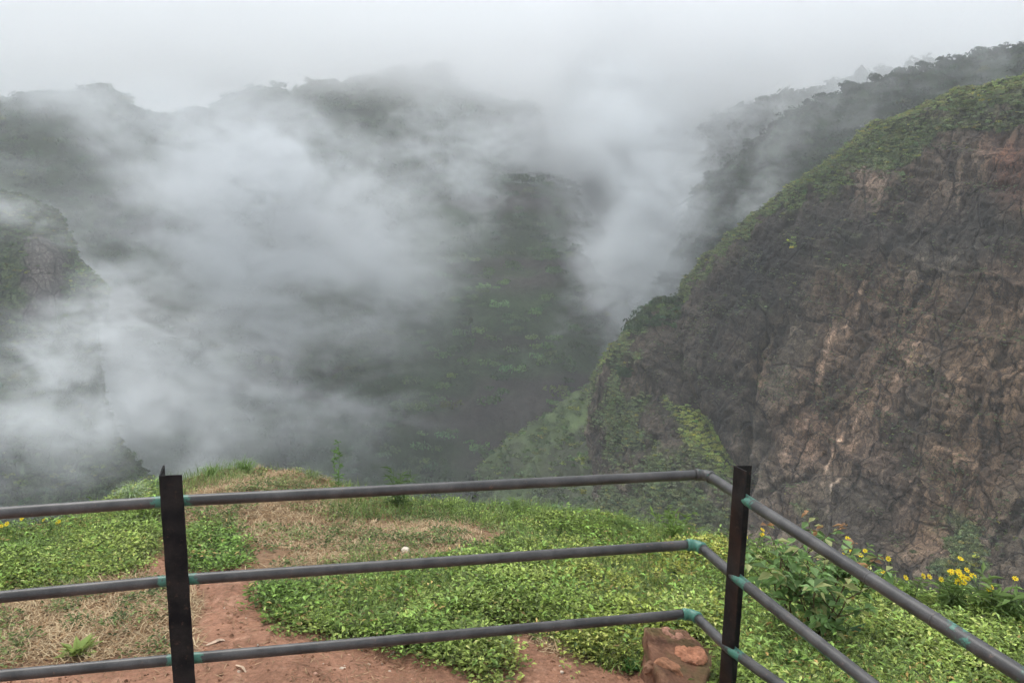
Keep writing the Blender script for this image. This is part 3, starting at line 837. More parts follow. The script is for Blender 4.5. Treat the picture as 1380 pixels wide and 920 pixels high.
def leaf_cloud(P, H, nleaf, L, base_col, var=0.3, spread=0.05, droop=0.2, wl=0.55, seedcol=0.25):
    """herb plants at P: nleaf leaves each up to height H"""
    n = len(P)
    kk = np.repeat(np.arange(n), nleaf); m_ = len(kk)
    hh = (H[kk] if hasattr(H, '__len__') else H) * rng.uniform(0.15, 1.0, m_)
    th = rng.uniform(0, 2 * np.pi, m_)
    rad = spread * np.sqrt(rng.random(m_)) * 1.2
    b = P[kk] + np.stack([np.cos(th) * rad, np.sin(th) * rad, hh], -1)
    th2 = th + rng.normal(size=m_) * 0.7
    el = rng.uniform(-droop, 0.75, m_)
    d = np.stack([np.cos(th2) * np.cos(el), np.sin(th2) * np.cos(el), np.sin(el)], -1)
    up = np.array([0, 0, 1.0]) + rng.normal(size=(m_, 3)) * 0.35
    Ls = L * rng.uniform(0.6, 1.3, m_)
    pc = base_col * (1 + rng.normal(size=(n, 1)) * seedcol).clip(0.4, 1.8)
    cc = pc[kk] * (1 + rng.normal(size=(m_, 1)) * var).clip(0.4, 2.0)
    # leaf colour gets paler and yellower towards the top of each plant
    topness = np.clip(hh / (H[kk] if hasattr(H, '__len__') else H), 0, 1)[:, None]
    cc = cc * (0.78 + 0.42 * topness * np.array([1.15, 1.05, 0.8]))
    return leaves(b, d, up, Ls, Ls * wl, cc.clip(0.005, 0.75))

def join_tri(parts):
    V = []; T = []; C_ = []; n = 0
    for v, t, c_ in parts: V.append(v); T.append(t + n); C_.append(c_); n += len(v)
    return np.vstack(V), np.vstack(T), np.vstack(C_)

def tri_obj(name, parts, mat, parent=None, off=None):
    V, T, C_ = join_tri(parts)
    if off is not None: V = V - off
    return link(name, mesh_np(name, V, T, C_, smooth=False), mat, parent)

def colpatch(P, base, alt, scale, seed):
    k = sstep(-0.5, 0.5, fbm(P, scale, 4, seed))[:, None]
    return np.array(base) * (1 - k) + np.array(alt) * k

# dense leafy herb
P = scatter_px(25000, GREEN[:1] + GREEN[2:4], soft=20, nz=26, seed=400)
hmap = (0.035 + 0.075 * sstep(-0.35, 0.35, fbm(P, 2.4, 4, 431))) * (0.25 + 0.75 * region(P, GREEN, 26, 26, 400))
P = P[rng.random(len(P)) < (0.12 + 0.88 * sstep(-.35, .0, fbm(P, 3.2, 4, 437)))]
hmap = (0.035 + 0.075 * sstep(-0.35, 0.35, fbm(P, 2.4, 4, 431))) * (0.25 + 0.75 * region(P, GREEN, 26, 26, 400))
px, py, z = proj(P)
edge = sstep(6.4, 4.4, z)
colr = colpatch(P, (0.14, 0.225, 0.055), (0.30, 0.375, 0.11), 1.3, 441)
yel = sstep(600, 950, px)[:, None]
colr = colr * (1 + yel * [0.35, 0.12, 0.0])
herb1 = leaf_cloud(P, hmap, 12, 0.025, colr, var=.38, spread=0.045, seedcol=.35)
P2 = P[rng.random(len(P)) < .06]
herb1b = leaf_cloud(P2, 0.12, 7, 0.036, np.array([0.17, 0.27, 0.07]) * np.ones((len(P2), 1)), var=.35, spread=0.05, wl=.42, seedcol=.4)
P3 = P[rng.random(len(P)) < .05]
herb1c = leaf_cloud(P3, 0.08, 6, 0.028, np.array([0.36, 0.27, 0.12]) * np.ones((len(P3), 1)), var=.35, spread=0.05, wl=.35)
tag(tri_obj('ground_cover', [herb1, herb1b, herb1c], M_leaf), 'dense leafy green herbs covering the ledge behind the railing', 'ground cover', None, 'stuff')
P = scatter_px(22000, GREEN[4:5], soft=18, nz=22, seed=400)
P = P[rng.random(len(P)) < (0.2 + 0.8 * sstep(-.4, -.05, fbm(P, 3.4, 4, 438)))]
hmap = 0.05 + 0.09 * sstep(-0.3, 0.4, fbm(P, 1.4, 3, 432))
colr = colpatch(P, (0.19, 0.27, 0.065), (0.34, 0.43, 0.13), 1.1, 443)
P2 = P[rng.random(len(P)) < .07]; P3 = P[rng.random(len(P)) < .04]
tag(tri_obj('ground_cover', [leaf_cloud(P, hmap, 12, 0.025, colr, var=.38, spread=0.045, seedcol=.35),
    leaf_cloud(P2, 0.14, 8, 0.036, np.array([0.21, 0.31, 0.09]) * np.ones((len(P2), 1)), var=.35, spread=0.05, wl=.36, seedcol=.4),
    leaf_cloud(P3, 0.09, 6, 0.03, np.array([0.40, 0.27, 0.11]) * np.ones((len(P3), 1)), var=.35, spread=0.05, wl=.35)], M_leaf), 'bright yellow green herbs covering the bank right of the corner post', 'ground cover', None, 'stuff')
# small sparse herb in dry zones and on soil fringe
P = scatter_px(3600, SPARSE + DRY[:2], seed=450)
P = P[fbm(P, 3.5, 4, 455) > -0.08]
tag(tri_obj('ground_cover', [leaf_cloud(P, 0.035, 10, 0.022, colpatch(P, (0.12, 0.17, 0.06), (0.2, 0.24, 0.09), 2.0, 457), spread=0.04)], M_leaf),
    'sparse small weeds growing through the dry grass', 'weeds', None, 'stuff')

def grass(n, polys, L, W, col_a, col_b, elev=(0.6, 1.4), seed=460, bend=0.6, thr=-9, tri=None):
    P = scatter_px(n, polys, seed=seed)
    if thr > -9: P = P[fbm(P, 2.0, 3, seed + 1) > thr]
    n = len(P)
    th = rng.uniform(0, 2 * np.pi, n); el = rng.uniform(*elev, n)
    d = np.stack([np.cos(th) * np.cos(el), np.sin(th) * np.cos(el), np.sin(el)], -1)
    k = rng.random((n, 1)); c_ = np.array(col_a) * (1 - k) + np.array(col_b) * k
    c_ = c_ * rng.uniform(0.6, 1.3, (n, 1))
    return blades(P + [0, 0, 0.004], d, rng.uniform(*L, n), rng.uniform(*W, n), rng.uniform(0, bend, n), c_)
tag(tri_obj('grass', [grass(42000, [GREEN[1], GREEN[0], GREEN[4], [(440, 650), (540, 662), (760, 672), (980, 715), (980, 760), (760, 725), (600, 705), (440, 700)]], (0.05, 0.16), (0.002, 0.005), (0.11, 0.19, 0.045), (0.26, 0.34, 0.09)),
                      grass(20000, [GREEN[3]], (0.05, 0.15), (0.002, 0.005), (0.10, 0.18, 0.04), (0.24, 0.32, 0.08), seed=471)], M_leaf),
    'thin green grass along the edge of the ledge', 'grass', None, 'stuff')
tag(tri_obj('dry_grass', [grass(52000, DRY, (0.025, 0.085), (0.002, 0.006), (0.30, 0.19, 0.10), (0.56, 0.44, 0.27), (-0.05, 0.7), 480, 0.9, -0.22),
                          grass(22000, DRY[:2], (0.02, 0.06), (0.003, 0.009), (0.20, 0.12, 0.06), (0.33, 0.20, 0.10), (-0.1, 0.4), 480, 0.8, -0.3),
                          grass(3500, SOILP[:1], (0.02, 0.06), (0.002, 0.005), (0.36, 0.24, 0.14), (0.16, 0.09, 0.05), (-0.02, 0.15), 490, 0.3, 0.05)], M_dry),
    'tan dead grass and straw matted over the red soil', 'dry grass', None, 'stuff')
# crumbs of earth
P = scatter_px(11000, SOILP + DRY[:2], seed=500)
cr_v = []; 
octa = np.array([(1, 0, 0), (-1, 0, 0), (0, 1, 0), (0, -1, 0), (0, 0, 1), (0, 0, -1)], float)
otri = np.array([(0, 2, 4), (2, 1, 4), (1, 3, 4), (3, 0, 4), (2, 0, 5), (1, 2, 5), (3, 1, 5), (0, 3, 5)])
n = len(P); s_ = rng.gamma(1.7, 0.0027, n).clip(0.0015, 0.018)
V = (octa[None] * rng.uniform(0.6, 1.3, (n, 6, 1)) * s_[:, None, None] * [1, 1, 0.7] + P[:, None]).reshape(-1, 3)
T = (np.arange(n)[:, None, None] * 6 + otri[None]).reshape(-1, 3)
cc = np.repeat(np.array([0.22, 0.11, 0.065]) * rng.uniform(0.6, 1.5, (n, 1)), 6, 0)
pale = np.repeat(rng.random(n) < 0.06, 6)
cc[pale] = [0.5, 0.42, 0.33]
tag(link('gravel', mesh_np('gravel', V, T, cc, smooth=False), M_stone), 'crumbs of red earth and grit lying on the bare soil', 'gravel', None, 'stuff')

# ------------------------------------------------------------------ stones and scraps
def rock_mesh(size, seed, colr, flat=0.65, sub=3, rough=0.28, smooth=True):
    import bmesh
    bm = bmesh.new(); bmesh.ops.create_icosphere(bm, subdivisions=sub, radius=1)
    V = np.array([v.co[:] for v in bm.verts]); Fq = [[v.index for v in f.verts] for f in bm.faces]; bm.free()
    V = V * (1 + rough * fbm(V, 1.1, 4, seed)[:, None] * 1.6)
    V = np.sign(V) * np.abs(V) ** 0.85 * [1, 0.85, flat] * size
    c_ = np.array(colr) * (1 + 0.3 * fbm(V / size, 2.5, 3, seed + 5))[:, None]
    return py_mesh('stone', V, Fq, smooth, c_)
def put_stone(px, py, size, colr, label, group=None, name='stone', flat=0.6):
    q = hit(px, py)
    o = link(name, rock_mesh(size, int(px), colr, flat), M_stone)
    o.location = (q[0], q[1], q[2] + size * flat * 0.55); o.rotation_euler = (0, 0, px * 0.7)
    return tag(o, label, 'stone' if name != 'pebble' else 'pebble', group)
put_stone(547, 746, 0.028, (0.62, 0.52, 0.42), 'whitish upright stone lying in dry grass behind the middle rail', flat=0.95)
put_stone(655, 885, 0.034, (0.50, 0.27, 0.19), 'pinkish broken stone on the soil under the lowest rail')
put_stone(645, 893, 0.022, (0.62, 0.46, 0.36), 'pale chip of stone touching the pinkish broken stone', flat=0.4)
put_stone(690, 887, 0.010, (0.65, 0.58, 0.5), 'tiny white stone between the green herbs and the soil right of the pinkish stone')
for i, (a, b, s) in enumerate([(470, 884, .011), (462, 902, .013), (497, 896, .009), (690, 907, .010), (755, 898, .008), (322, 906, .009), (425, 908, .010), (8, 917, .008), (440, 897, .008), (275, 884, .007), (525, 905, .008), (757, 906, .009), (330, 655, .012), (352, 662, .010), (386, 648, .009)]):
    put_stone(a, b, s, (0.55, 0.44, 0.34) if i % 3 else (0.42, 0.24, 0.17), 'small pale pebble lying on the red soil or dry grass', 'pale pebbles scattered over the soil', 'pebble', 0.6)
# bits of litter: thin slivers
def sliver(px, py, L, W, ang, colr, label, cat='litter', name='litter_scrap'):
    q = hit(px, py); b = MB()
    c_, s_ = math.cos(ang), math.sin(ang)
    pts = []
    for t in np.linspace(-0.5, 0.5, 6):
        x = t * L; z = 0.006 + 0.012 * (1 - (2 * t) ** 2) + 0.003 * math.sin(9 * t)
        for sgn in (-1, 1):
            yy = sgn * W / 2 * (1 - 0.5 * abs(2 * t) ** 2)
            for dz in (0, 0.0015): pts.append((x * c_ - yy * s_, x * s_ + yy * c_, z + dz))
    Fq = []
    for i in range(5):
        a = i * 4; Fq += [(a, a + 4, a + 6, a + 2), (a + 1, a + 3, a + 7, a + 5), (a, a + 1, a + 5, a + 4), (a + 2, a + 6, a + 7, a + 3)]
    Fq += [(0, 2, 3, 1), (20, 21, 23, 22)]
    b.add(pts, Fq, colr); o = b.build(name, M_stone, None, False); o.location = tuple(q)
    return tag(o, label, cat)
sliver(745, 858, 0.045, 0.010, -0.6, (0.75, 0.72, 0.68), 'thin white scrap lying at the right end of the bare patch under the lowest rail')
sliver(903, 750, 0.05, 0.014, -0.9, (0.75, 0.74, 0.7), 'white scrap caught in the herbs under the middle elbow')
sliver(292, 868, 0.09, 0.022, 0.6, (0.50, 0.36, 0.26), 'tan dead leaf on the soil just above the lowest rail near the left post', 'leaf', 'dead_leaf')
sliver(325, 903, 0.08, 0.012, -0.7, (0.55, 0.40, 0.28), 'pale dry twig on the soil under the lowest rail', 'twig', 'dry_twig')
sliver(1085, 868, 0.10, 0.04, -0.4, (0.42, 0.26, 0.17), 'curled pinkish brown dead leaf behind the middle rail right of the corner post', 'leaf', 'dead_leaf')

# ------------------------------------------------------------------ plants that stand out
def curved(p0, h, lean, n=7, sway=0.02, seed=0):
    r = np.random.default_rng(seed); t = np.linspace(0, 1, n)
    w1, w2 = r.normal(size=2) * sway
    return np.stack([p0[0] + lean[0] * t ** 1.4 + w1 * np.sin(3 * t), p0[1] + lean[1] * t ** 1.4 + w2 * np.sin(3 * t), p0[2] + h * t], -1)

def flower_plant(px, py, h, nst, nfl, label, seed, spread=0.10, base=None, lf=0.055, zoff=0.0):
    q = hit(px, py) if base is None else base
    root = empty('flowering_plant', q, label, 'plant', 'yellow flowering plants on the ledge')
    r = np.random.default_rng(seed)
    st = MB(); lv = []; tips = []
    for k in range(nst):
        a = r.uniform(0, 6.28); sp = spread * r.uniform(0.2, 1)
        b0 = np.array([math.cos(a), math.sin(a), 0]) * sp * 0.3
        ln = np.array([math.cos(a), math.sin(a)]) * sp
        hh = h * r.uniform(0.7, 1.05)
        c_ = curved(b0, hh, ln, 7, 0.012, seed + k)
        V, Fq = tube(c_, np.linspace(0.0028, 0.0014, 7), 5)
        st.add(V, Fq, (0.12, 0.17, 0.05)); tips.append(c_[-1])
        nl = int(9 + hh * 40)
        u = r.uniform(0.12, 1.0, nl); idx = u * 6; i0 = np.clip(idx.astype(int), 0, 5); f = (idx - i0)[:, None]
        bb = c_[i0] * (1 - f) + c_[i0 + 1] * f
        th = r.uniform(0, 6.28, nl); el = r.uniform(-0.2, 0.7, nl)
        d = np.stack([np.cos(th) * np.cos(el), np.sin(th) * np.cos(el), np.sin(el)], -1)
        Ls = lf * r.uniform(0.6, 1.25, nl)
        cc = np.array([0.17, 0.25, 0.07]) * r.uniform(0.6, 1.4, (nl, 1))
        lv.append(leaves(bb, d, np.array([0, 0, 1.0]) + r.normal(size=(nl, 3)) * .2, Ls, Ls * 0.28, cc))
    st.build('stem', M_leaf, root)
    tri_obj('foliage', lv, M_leaf, root)
    for k in range(nfl):
        tp = tips[k % nst] + (r.normal(size=3) * [0.028, 0.028, 0.024] if k >= nst else 0) + [0, 0, 0.008]
        fb = MB(); npet = 8; R1 = 0.0155 * r.uniform(0.85, 1.2)
        tilt = r.normal(size=2) * 0.5 + [0, -0.9]
        ax = np.array([tilt[0], tilt[1], 1.0]); ax /= np.linalg.norm(ax)
        e1 = np.cross(ax, [1, 0.2, 0]); e1 /= np.linalg.norm(e1); e2 = np.cross(ax, e1)
        for j in range(npet):
            a = j * 2 * math.pi / npet; a2 = 0.36
            p = lambda rr_, aa, hh_: tp + e1 * rr_ * math.cos(aa) + e2 * rr_ * math.sin(aa) + ax * hh_
            fb.add([p(0.002, a, 0), p(R1 * .6, a - a2, 0.002), p(R1, a - a2 * .45, 0.004), p(R1, a + a2 * .45, 0.004), p(R1 * .6, a + a2, 0.002)], [(0, 1, 2, 3, 4)], (0.92, 0.70, 0.03))
        fo = fb.build('flower', M_petal, root, False)
        cb = MB(); V, Fq = tube([tp + ax * 0.001, tp + ax * 0.003, tp + ax * 0.0055], [0.0045, 0.0042, 0.002], 8); cb.add(V, Fq, (0.6, 0.33, 0.02))
        cb.build('flower_centre', M_petal, fo)
        # flower stalk down to its stem
        sb = MB(); V, Fq = tube([tips[k % nst] - [0, 0, 0.01], tp], 0.001, 4); sb.add(V, Fq, (0.12, 0.17, 0.05)); sb.build('stalk', M_leaf, fo)
    return root
M_petal = leaf_mat('petal', 0.3, 0.5, 0.2)
def rim_at(px, back=0.12):
    """ground point near the rim seen at that photo column"""
    for py in range(560, 1000, 2):
        p = CAMP + 0
        d = ray(px, py); dh = d / np.hypot(d[0], d[1])
        a = math.atan2(dh[0], dh[1]); R_, _ = rim(a)
        r = R_ - back
        x, y = math.sin(a) * r, math.cos(a) * r
        z = float(ground_z(np.array(x), np.array(y)))
        q = np.array([x, y, z])
        u, v, _ = proj(q)
        if v <= py + 2: return q
    return q
def edge_plant(px, top, nst, nfl, label, seed, spread=0.08, back=0.12, **k):
    q = rim_at(px, back); u, v, z = proj(q)
    h = max(0.06, (v - top) * z / F0)
    return flower_plant(px, 0, h, nst, nfl, label, seed, spread, q, **k)
edge_plant(1016, 708, 4, 5, 'yellow flowers just right of the corner post below the top rail', 1)
edge_plant(1142, 728, 7, 6, 'leafy plant with small yellow flowers peeping over the top rail, leftmost against the cliff', 2, 0.10)
edge_plant(1182, 752, 5, 3, 'thin open plant with three yellow flowers on long stalks just above the top rail', 3, 0.10, lf=0.04)
edge_plant(1225, 775, 4, 1, 'small leafy sprig with one yellow flower touching the top rail', 4, 0.06)
edge_plant(1268, 762, 9, 16, 'largest dense cluster of yellow flowers at the edge above the top rail', 5, 0.10)
edge_plant(1345, 776, 8, 3, 'tall long leaved plant with few yellow flowers at the right end of the edge', 6, 0.11, lf=0.085)
edge_plant(14, 703, 4, 5, 'yellow flowers at the far left edge of the ledge under the top rail', 7, 0.08)
edge_plant(60, 704, 3, 3, 'two or three yellow flowers in the herbs left of the left post', 8, 0.08)

def leafy_weed(px, top, nst, label, seed, spread=0.06, lf=0.07, wl=0.22, colr=(0.17, 0.25, 0.07), cat='weed', name='weed', back=0.1, q=None, dens=55):
    q = rim_at(px, back) if q is None else q
    u, v, z = proj(q); h = max(0.05, (v - top) * z / F0)
    root = empty(name, q, label, cat)
    r = np.random.default_rng(seed); st = MB(); lv = []
    for k in range(nst):
        a = r.uniform(0, 6.28); sp = spread * r.uniform(0.1, 1)
        c_ = curved(np.array([math.cos(a), math.sin(a), 0]) * sp * .3, h * (1 if k == 0 else r.uniform(.55, .95)), np.array([math.cos(a), math.sin(a)]) * sp, 7, .01, seed + k)
        V, Fq = tube(c_, np.linspace(0.003, 0.0014, 7), 5); st.add(V, Fq, np.array(colr) * .8)
        nl = int(8 + h * dens); u = r.uniform(.08, 1, nl); idx = u * 6; i0 = np.clip(idx.astype(int), 0, 5); f = (idx - i0)[:, None]
        bb = c_[i0] * (1 - f) + c_[i0 + 1] * f; th = r.uniform(0, 6.28, nl); el = r.uniform(-.1, .9, nl)
        d = np.stack([np.cos(th) * np.cos(el), np.sin(th) * np.cos(el), np.sin(el)], -1); Ls = lf * r.uniform(.6, 1.2, nl)
        lv.append(leaves(bb, d, np.array([0, 0, 1.0]) + r.normal(size=(nl, 3)) * .2, Ls, Ls * wl, np.array(colr) * r.uniform(.65, 1.35, (nl, 1))))
    st.build('stem', M_leaf, root); tri_obj('foliage', lv, M_leaf, root)
    return root
leafy_weed(456, 592, 2, 'tall slender weed standing alone on the edge against the mist', 21, 0.03, 0.05, 0.45, (0.16, 0.27, 0.08), dens=70)
leafy_weed(536, 632, 6, 'loose spiky tuft on the edge just above the top rail, left of centre', 22, 0.15, 0.10, 0.12, (0.13, 0.20, 0.07))
leafy_weed(693, 668, 4, 'small tuft poking up at the edge under the middle of the top rail', 23, 0.08, 0.07, 0.16)
leafy_weed(905, 682, 8, 'bright green bushy weed on the edge left of the corner post', 24, 0.12, 0.07, 0.2, (0.20, 0.30, 0.07))
leafy_weed(1290, 780, 7, 'long leaved green weed right beside the big yellow flower cluster', 25, 0.10, 0.09, 0.17, (0.15, 0.23, 0.07))
leafy_weed(1375, 800, 6, 'leafy weed at the right border of the picture', 26, 0.10, 0.08, 0.2, (0.15, 0.23, 0.07))
leafy_weed(840, 690, 5, 'low pale weed on the edge where the rock wall begins', 27, 0.10, 0.06, 0.2, (0.20, 0.29, 0.08))

def tuft(px, py, n, L, W, label, colr, seed, el=(0.5, 1.35), q=None, name='grass_tuft', cat='grass tuft', mat=None):
    q = hit(px, py) if q is None else q
    r = np.random.default_rng(seed)
    th = r.uniform(0, 6.28, n); e = r.uniform(*el, n)
    d = np.stack([np.cos(th) * np.cos(e), np.sin(th) * np.cos(e), np.sin(e)], -1)
    b = np.stack([np.cos(th), np.sin(th), np.zeros(n)], -1) * r.uniform(0, 0.03, n)[:, None]
    o = tri_obj(name, [blades(b, d, L * r.uniform(.5, 1.1, n), W * r.uniform(.7, 1.2, n), r.uniform(.3, 1.5, n), np.array(colr) * r.uniform(.6, 1.3, (n, 1)))], mat or M_leaf)
    o.location = tuple(q); return tag(o, label, cat)
tuft(0, 0, 130, 0.24, 0.006, 'silvery grass tuft leaning over the edge left of the left post', (0.34, 0.42, 0.24), 31, q=rim_at(178, 0.15))
tuft(0, 0, 120, 0.22, 0.005, 'grass tuft arching up right behind the top of the left post', (0.20, 0.30, 0.14), 32, q=rim_at(214, 0.15))
tuft(0, 0, 150, 0.20, 0.006, 'green grass tuft on top of the highest heap', (0.17, 0.27, 0.07), 33, q=rim_at(330, 0.12))
tuft(0, 0, 110, 0.18, 0.006, 'green grass tuft left of the highest heap', (0.17, 0.27, 0.07), 34, q=rim_at(285, 0.12))
tuft(0, 0, 70, 0.16, 0.005, 'thin grass tuft right of the tan heap', (0.2, 0.26, 0.1), 35, q=rim_at(420, 0.1))

# pale yellow-green rosette at lower left
def rosette(px, py, n, L, W, label, colr, seed, name='rosette_plant'):
    q = hit(px, py); r = np.random.default_rng(seed)
    root = empty(name, q, label, 'plant')
    th = r.uniform(0, 6.28, n); e = r.uniform(0.1, 1.1, n)
    d = np.stack([np.cos(th) * np.cos(e), np.sin(th) * np.cos(e), np.sin(e)], -1)
    Ls = L * r.uniform(.6, 1.1, n)
    b = d * 0.01
    mid = leaves(b, d, np.tile([0, 0, 1.0], (n, 1)) + r.normal(size=(n, 3)) * .15, Ls, Ls * W, np.array(colr) * r.uniform(.7, 1.25, (n, 1)), 0.2)
    tri_obj('foliage', [mid], M_leaf, root)
    sb = MB(); V, Fq = tube([(0, 0, -0.01), (0, 0, 0.02), (0, 0, 0.035)], [0.006, 0.005, 0.002], 6); sb.add(V, Fq, np.array(colr) * .8); sb.build('stem', M_leaf, root)
    return root
rosette(105, 884, 34, 0.10, 0.42, 'pale yellow green broad leaved rosette in the dry grass left of the left post', (0.32, 0.40, 0.12), 41)
rosette(70, 776, 18, 0.07, 0.6, 'pale bluish round leaved weed at the lower edge of the left herbs', (0.36, 0.42, 0.28), 42)
rosette(165, 768, 26, 0.09, 0.3, 'straw coloured wilting rosette beside the bare path', (0.42, 0.42, 0.22), 43)
rosette(850, 905, 34, 0.055, 0.7, 'dark round leaved weed at the foot of the masonry stub', (0.09, 0.20, 0.05), 44)
rosette(1020, 880, 26, 0.06, 0.7, 'round leaved dark weed right behind the corner post', (0.06, 0.14, 0.04), 45)

# broad-leaved shrub by the corner
def shrub(px, py, top, label):
    q = hit(px, py); u, v, z = proj(q); h = (v - top) * z / F0
    root = empty('broad_leaf_shrub', q, label, 'shrub'); r = np.random.default_rng(77)
    st = MB(); lv = []; red = []
    def branch(p0, dirv, L, rad, depth):
        n = 6; pts = [p0]; d = dirv.copy()
        for i in range(n):
            d = d + r.normal(size=3) * .10 + [0, 0, .05]; d /= np.linalg.norm(d); pts.append(pts[-1] + d * L / n)
        pts = np.array(pts); V, Fq = tube(pts, np.linspace(rad, rad * .45, n + 1), 6); st.add(V, Fq, (0.13, 0.09, 0.05))
        if depth > 0:
            for _ in range(4):
                k = r.integers(2, n + 1); a = r.uniform(0, 6.28)
                nd = np.array([math.cos(a), math.sin(a), r.uniform(.4, 1.1)]); nd /= np.linalg.norm(nd)
                branch(pts[k], nd, L * .55, rad * .5, depth - 1)
        nl = 18 if depth == 0 else 11
        kk = r.integers(2, n + 1, nl); th = r.uniform(0, 6.28, nl); el = r.uniform(-.5, .5, nl)
        dd = np.stack([np.cos(th) * np.cos(el), np.sin(th) * np.cos(el), np.sin(el)], -1); Ls = r.uniform(.035, .09, nl)
        top_ = pts[kk][:, 2] > h * .98
        cc = np.where(top_[:, None], np.array([0.30, 0.16, 0.07]), np.array([0.14, 0.235, 0.07])) * r.uniform(.6, 1.5, (nl, 1))
        sel = r.random(nl) < .15; cc[sel] = np.array([0.34, 0.36, 0.14])
        for m_, dst in ((~top_, lv), (top_, red)):
            if m_.any(): dst.append(leaves(pts[kk][m_], dd[m_], np.tile([0, 0, 1.0], (m_.sum(), 1)) + r.normal(size=(m_.sum(), 3)) * .25, Ls[m_] * (.65 if dst is red else 1), Ls[m_] * (.33 if dst is red else .5), cc[m_], .18))
    for k in range(10):
        a = r.uniform(0, 6.28); d0 = np.array([math.cos(a) * .62, math.sin(a) * .62, 1.0]); d0 /= np.linalg.norm(d0)
        branch(np.array([math.cos(a) * .02, math.sin(a) * .02, -.01]), d0, h * r.uniform(.6, .95), .006, 1)
    st.build('stem', M_leaf, root); tri_obj('foliage', lv, M_leaf, root)
    if red: o = tri_obj('young_foliage', red, M_leaf, root); o['label'] = 'reddish brown young leaves at the top'
    return root
shrub(1090, 862, 722, 'broad leaved shrub with reddish top leaves behind the rails right of the corner post')
rosette(1140, 868, 16, 0.13, 0.4, 'blue green long leaved young plant low beside the shrub', (0.10, 0.20, 0.08), 46)
rosette(1060, 900, 18, 0.12, 0.55, 'dark broad leaved seedling between the two lower slanting rails', (0.07, 0.15, 0.04), 47)

# ------------------------------------------------------------------ masonry stub
q0 = hit(868, 925); root = empty('masonry_stub', q0, 'broken stub of red stone masonry under the lowest rail by the corner', 'masonry stub')
def local_px(px, py, z):   # point at height z above the stub base seen at that pixel
    d = ray(px, py); t = (q0[2] + z - EYE) / d[2]; return CAMP + d * t - q0
HS = 0.20
tl = local_px(868, 848, HS); tr = local_px(925, 842, HS); trr = local_px(958, 868, HS); br = local_px(950, 915, HS); bl = local_px(893, 925, HS)
ring = [tl, tr, trr, br, bl]
import bmesh
bm = bmesh.new()
lo = [bm.verts.new((p[0], p[1], -0.15)) for p in ring]; hi = [bm.verts.new((p[0], p[1], HS + d)) for p, d in zip(ring, (0.01, -0.02, -0.05, -0.07, -0.01))]
for i in range(5): bm.faces.new((lo[i], lo[(i + 1) % 5], hi[(i + 1) % 5], hi[i]))
bm.faces.new(hi); bm.faces.new(lo[::-1])
bmesh.ops.recalc_face_normals(bm, faces=bm.faces)
bmesh.ops.triangulate(bm, faces=bm.faces)
for _ in range(4): bmesh.ops.subdivide_edges(bm, edges=bm.edges, cuts=1, use_grid_fill=True)
V = np.array([v.co[:] for v in bm.verts]); Fq = [[v.index for v in f.verts] for f in bm.faces]; bm.free()
V = V + rand_unit(len(V)) * 0.002 + np.stack([fbm(V, 12, 3, 1), fbm(V, 12, 3, 2), fbm(V, 14, 3, 3)], -1) * 0.015 + rand_unit(len(V)) * 0.0015
c_ = np.array([0.19, 0.095, 0.058]) * (1 + .6 * fbm(V, 16, 4, 9))[:, None]
moss = sstep(0.1, .4, fbm(V, 9, 3, 19))[:, None] * .45; c_ = c_ * (1 - moss) + np.array([0.09, 0.10, 0.035]) * moss
link('mortar', py_mesh('mortar', V, Fq, True, c_.clip(.01, 1)), M_stone, root)
for i, (a, b, s, cx) in enumerate(((897, 862, .058, (0.36, 0.19, 0.13)), (930, 885, .062, (0.42, 0.19, 0.11)), (905, 905, .055, (0.33, 0.16, 0.09)), (880, 900, .035, (0.24, 0.13, 0.08)))):
    p = local_px(a, b, HS - .048); o = link('stone', rock_mesh(s * 1.08, 60 + i, cx, .62, 4, .5, False), M_stone, root); o.location = tuple(p); o.rotation_euler = (.2 * i, -.25, i * 1.3)

